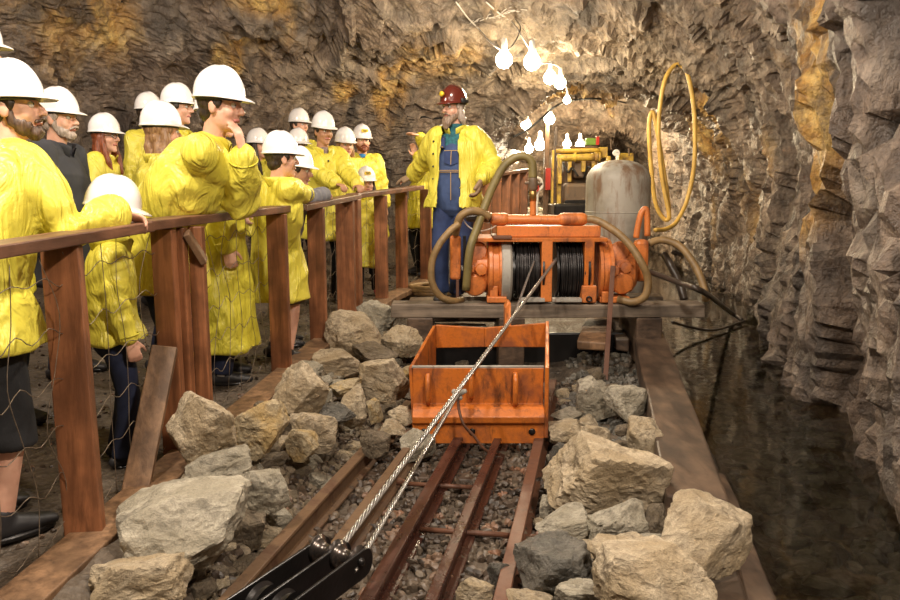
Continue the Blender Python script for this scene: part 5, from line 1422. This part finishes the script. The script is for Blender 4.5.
person('dark haired man resting his arms on the rail, middle of the far group', 323, 111, 7.05, (-.02, .06), 150, 140, hands=(onrail(6.62, .16, .05), onrail(6.72, .05, .05)), hair='hair_b', skin='skin2', shirt='shirt', buttons=True, hem=.62, trousers='blackc', pitch=-6, bulk=1.1)
person('woman with brown hair in yellow coat left of the red-bearded man', 345, 127, 7.85, (0, 0), 165, 150, hair='hair_l', hairlen=.14, buttons=True, glasses=False, shirt='shirt', pitch=-4)
person('man with red-brown beard and bright blue collar in yellow coat, end of the far group', 362, 124, 8.3, (0, 0), 168, 160, hair='hair_b', beard='hair_r', badge=True, shirt='blue', buttons=True, bulk=1.12)
person('small child in long yellow coat with a badge on the helmet, looking over the rail', 366, 166, 7.55, (0, 0), 170, 165, kid=True, hair='hair_b', hairlen=.14, badge=True, hem=.42, trousers='blackc', shoes='pink', pitch=2, skin='skin')
person('visitor half hidden behind the guide, pointing left with a raised hand', 452, 112, 8.7, (-.3, .0), 235, 245, hands=(PD(420, 136, 8.45), PD(416, 156, 8.5)), hair='hair_b', coat='coat2', hem=.52, trousers='blackc', handd=((V((-1, 0, .25)), V((0, -.3, -1))), (V((-.3, 0, 1)), V((0, -1, 0)))), curl=(.2, .5), elbows=(V((.4, 0, -1)), V((.4, 0, -1))))
# the guide
gr = person('bearded guide in open yellow coat, blue denim overalls and maroon hard hat, hand on rail', 453, 85, 6.3, (.02, 0), 193, 222, hands=(PD(411, 180.5, 6.8), PD(481, 180, 6.05)), hat='helmb', hair='hair_g', hairlen=.08, beard='beard_g', open_=True, buttons=True, hem=.80, trousers='denimd', gz_=.30, bulk=1.12, pitch=-2,
       handd=((V((-1, .15, -.3)), V((-.2, .1, -1))), (V((-.25, -.15, -1)), V((-1, 0, .1)))), curl=(.5, .55), elbows=(V((.1, -.3, -1)), V((.7, .25, -.6))), lamp_clip=True, feet=((0, 0), (.08, .12)))
root, arms, legs, hc, s = gr
for i, (a, e, w, fd, nn) in enumerate(arms):
    bm = bmesh.new(); hand(bm, w, fd, nn, 1.1, .3 if i == 0 else .6, i == 1, 1.5)
    d = (w - e).normalized(); sweep(bm, [w - d * .06, w, w + fd.normalized() * .02], [(.046, .04), (.036, .028), (.04, .024)], 14)
    link('glove', remeshed(bm, .006, 2, 'glove'), M['glove'], root)
# timber step the guide stands on, behind the winch
bm = bmesh.new(); board(bm, V((-.35, 6.33, .22)), V((.55, 6.33, .22)), .42, .15, jit=.004); tag(fin('wooden_step', bm, M['timber'], None, False, bevel=.01), 'timber step under the guide behind the left end of the winch', 'step')
# ================================================================ lights
w = bpy.data.worlds.new('world'); SC.world = w; w.use_nodes = True
w.node_tree.nodes['Background'].inputs[0].default_value = (.02, .017, .013, 1)
vs.exposure = .18
lamp((.9, .8, 2.9), 320, .12); lamp((-1.4, 1.8, 3.1), 300, .12); lamp((.1, 4.4, 3.2), 190, .1); lamp((-3.6, 4.2, 3.4), 190, .1)  # unseen overhead lights; those further in are added fill for guide and left wall
lamp(PD(545,118,15.3), 380, .1, (1,.8,.5)); lamp(PD(600, 118, 15.3), 200, .1, (1,.8,.5))  # unseen lights added to brighten the chamber beyond the arch
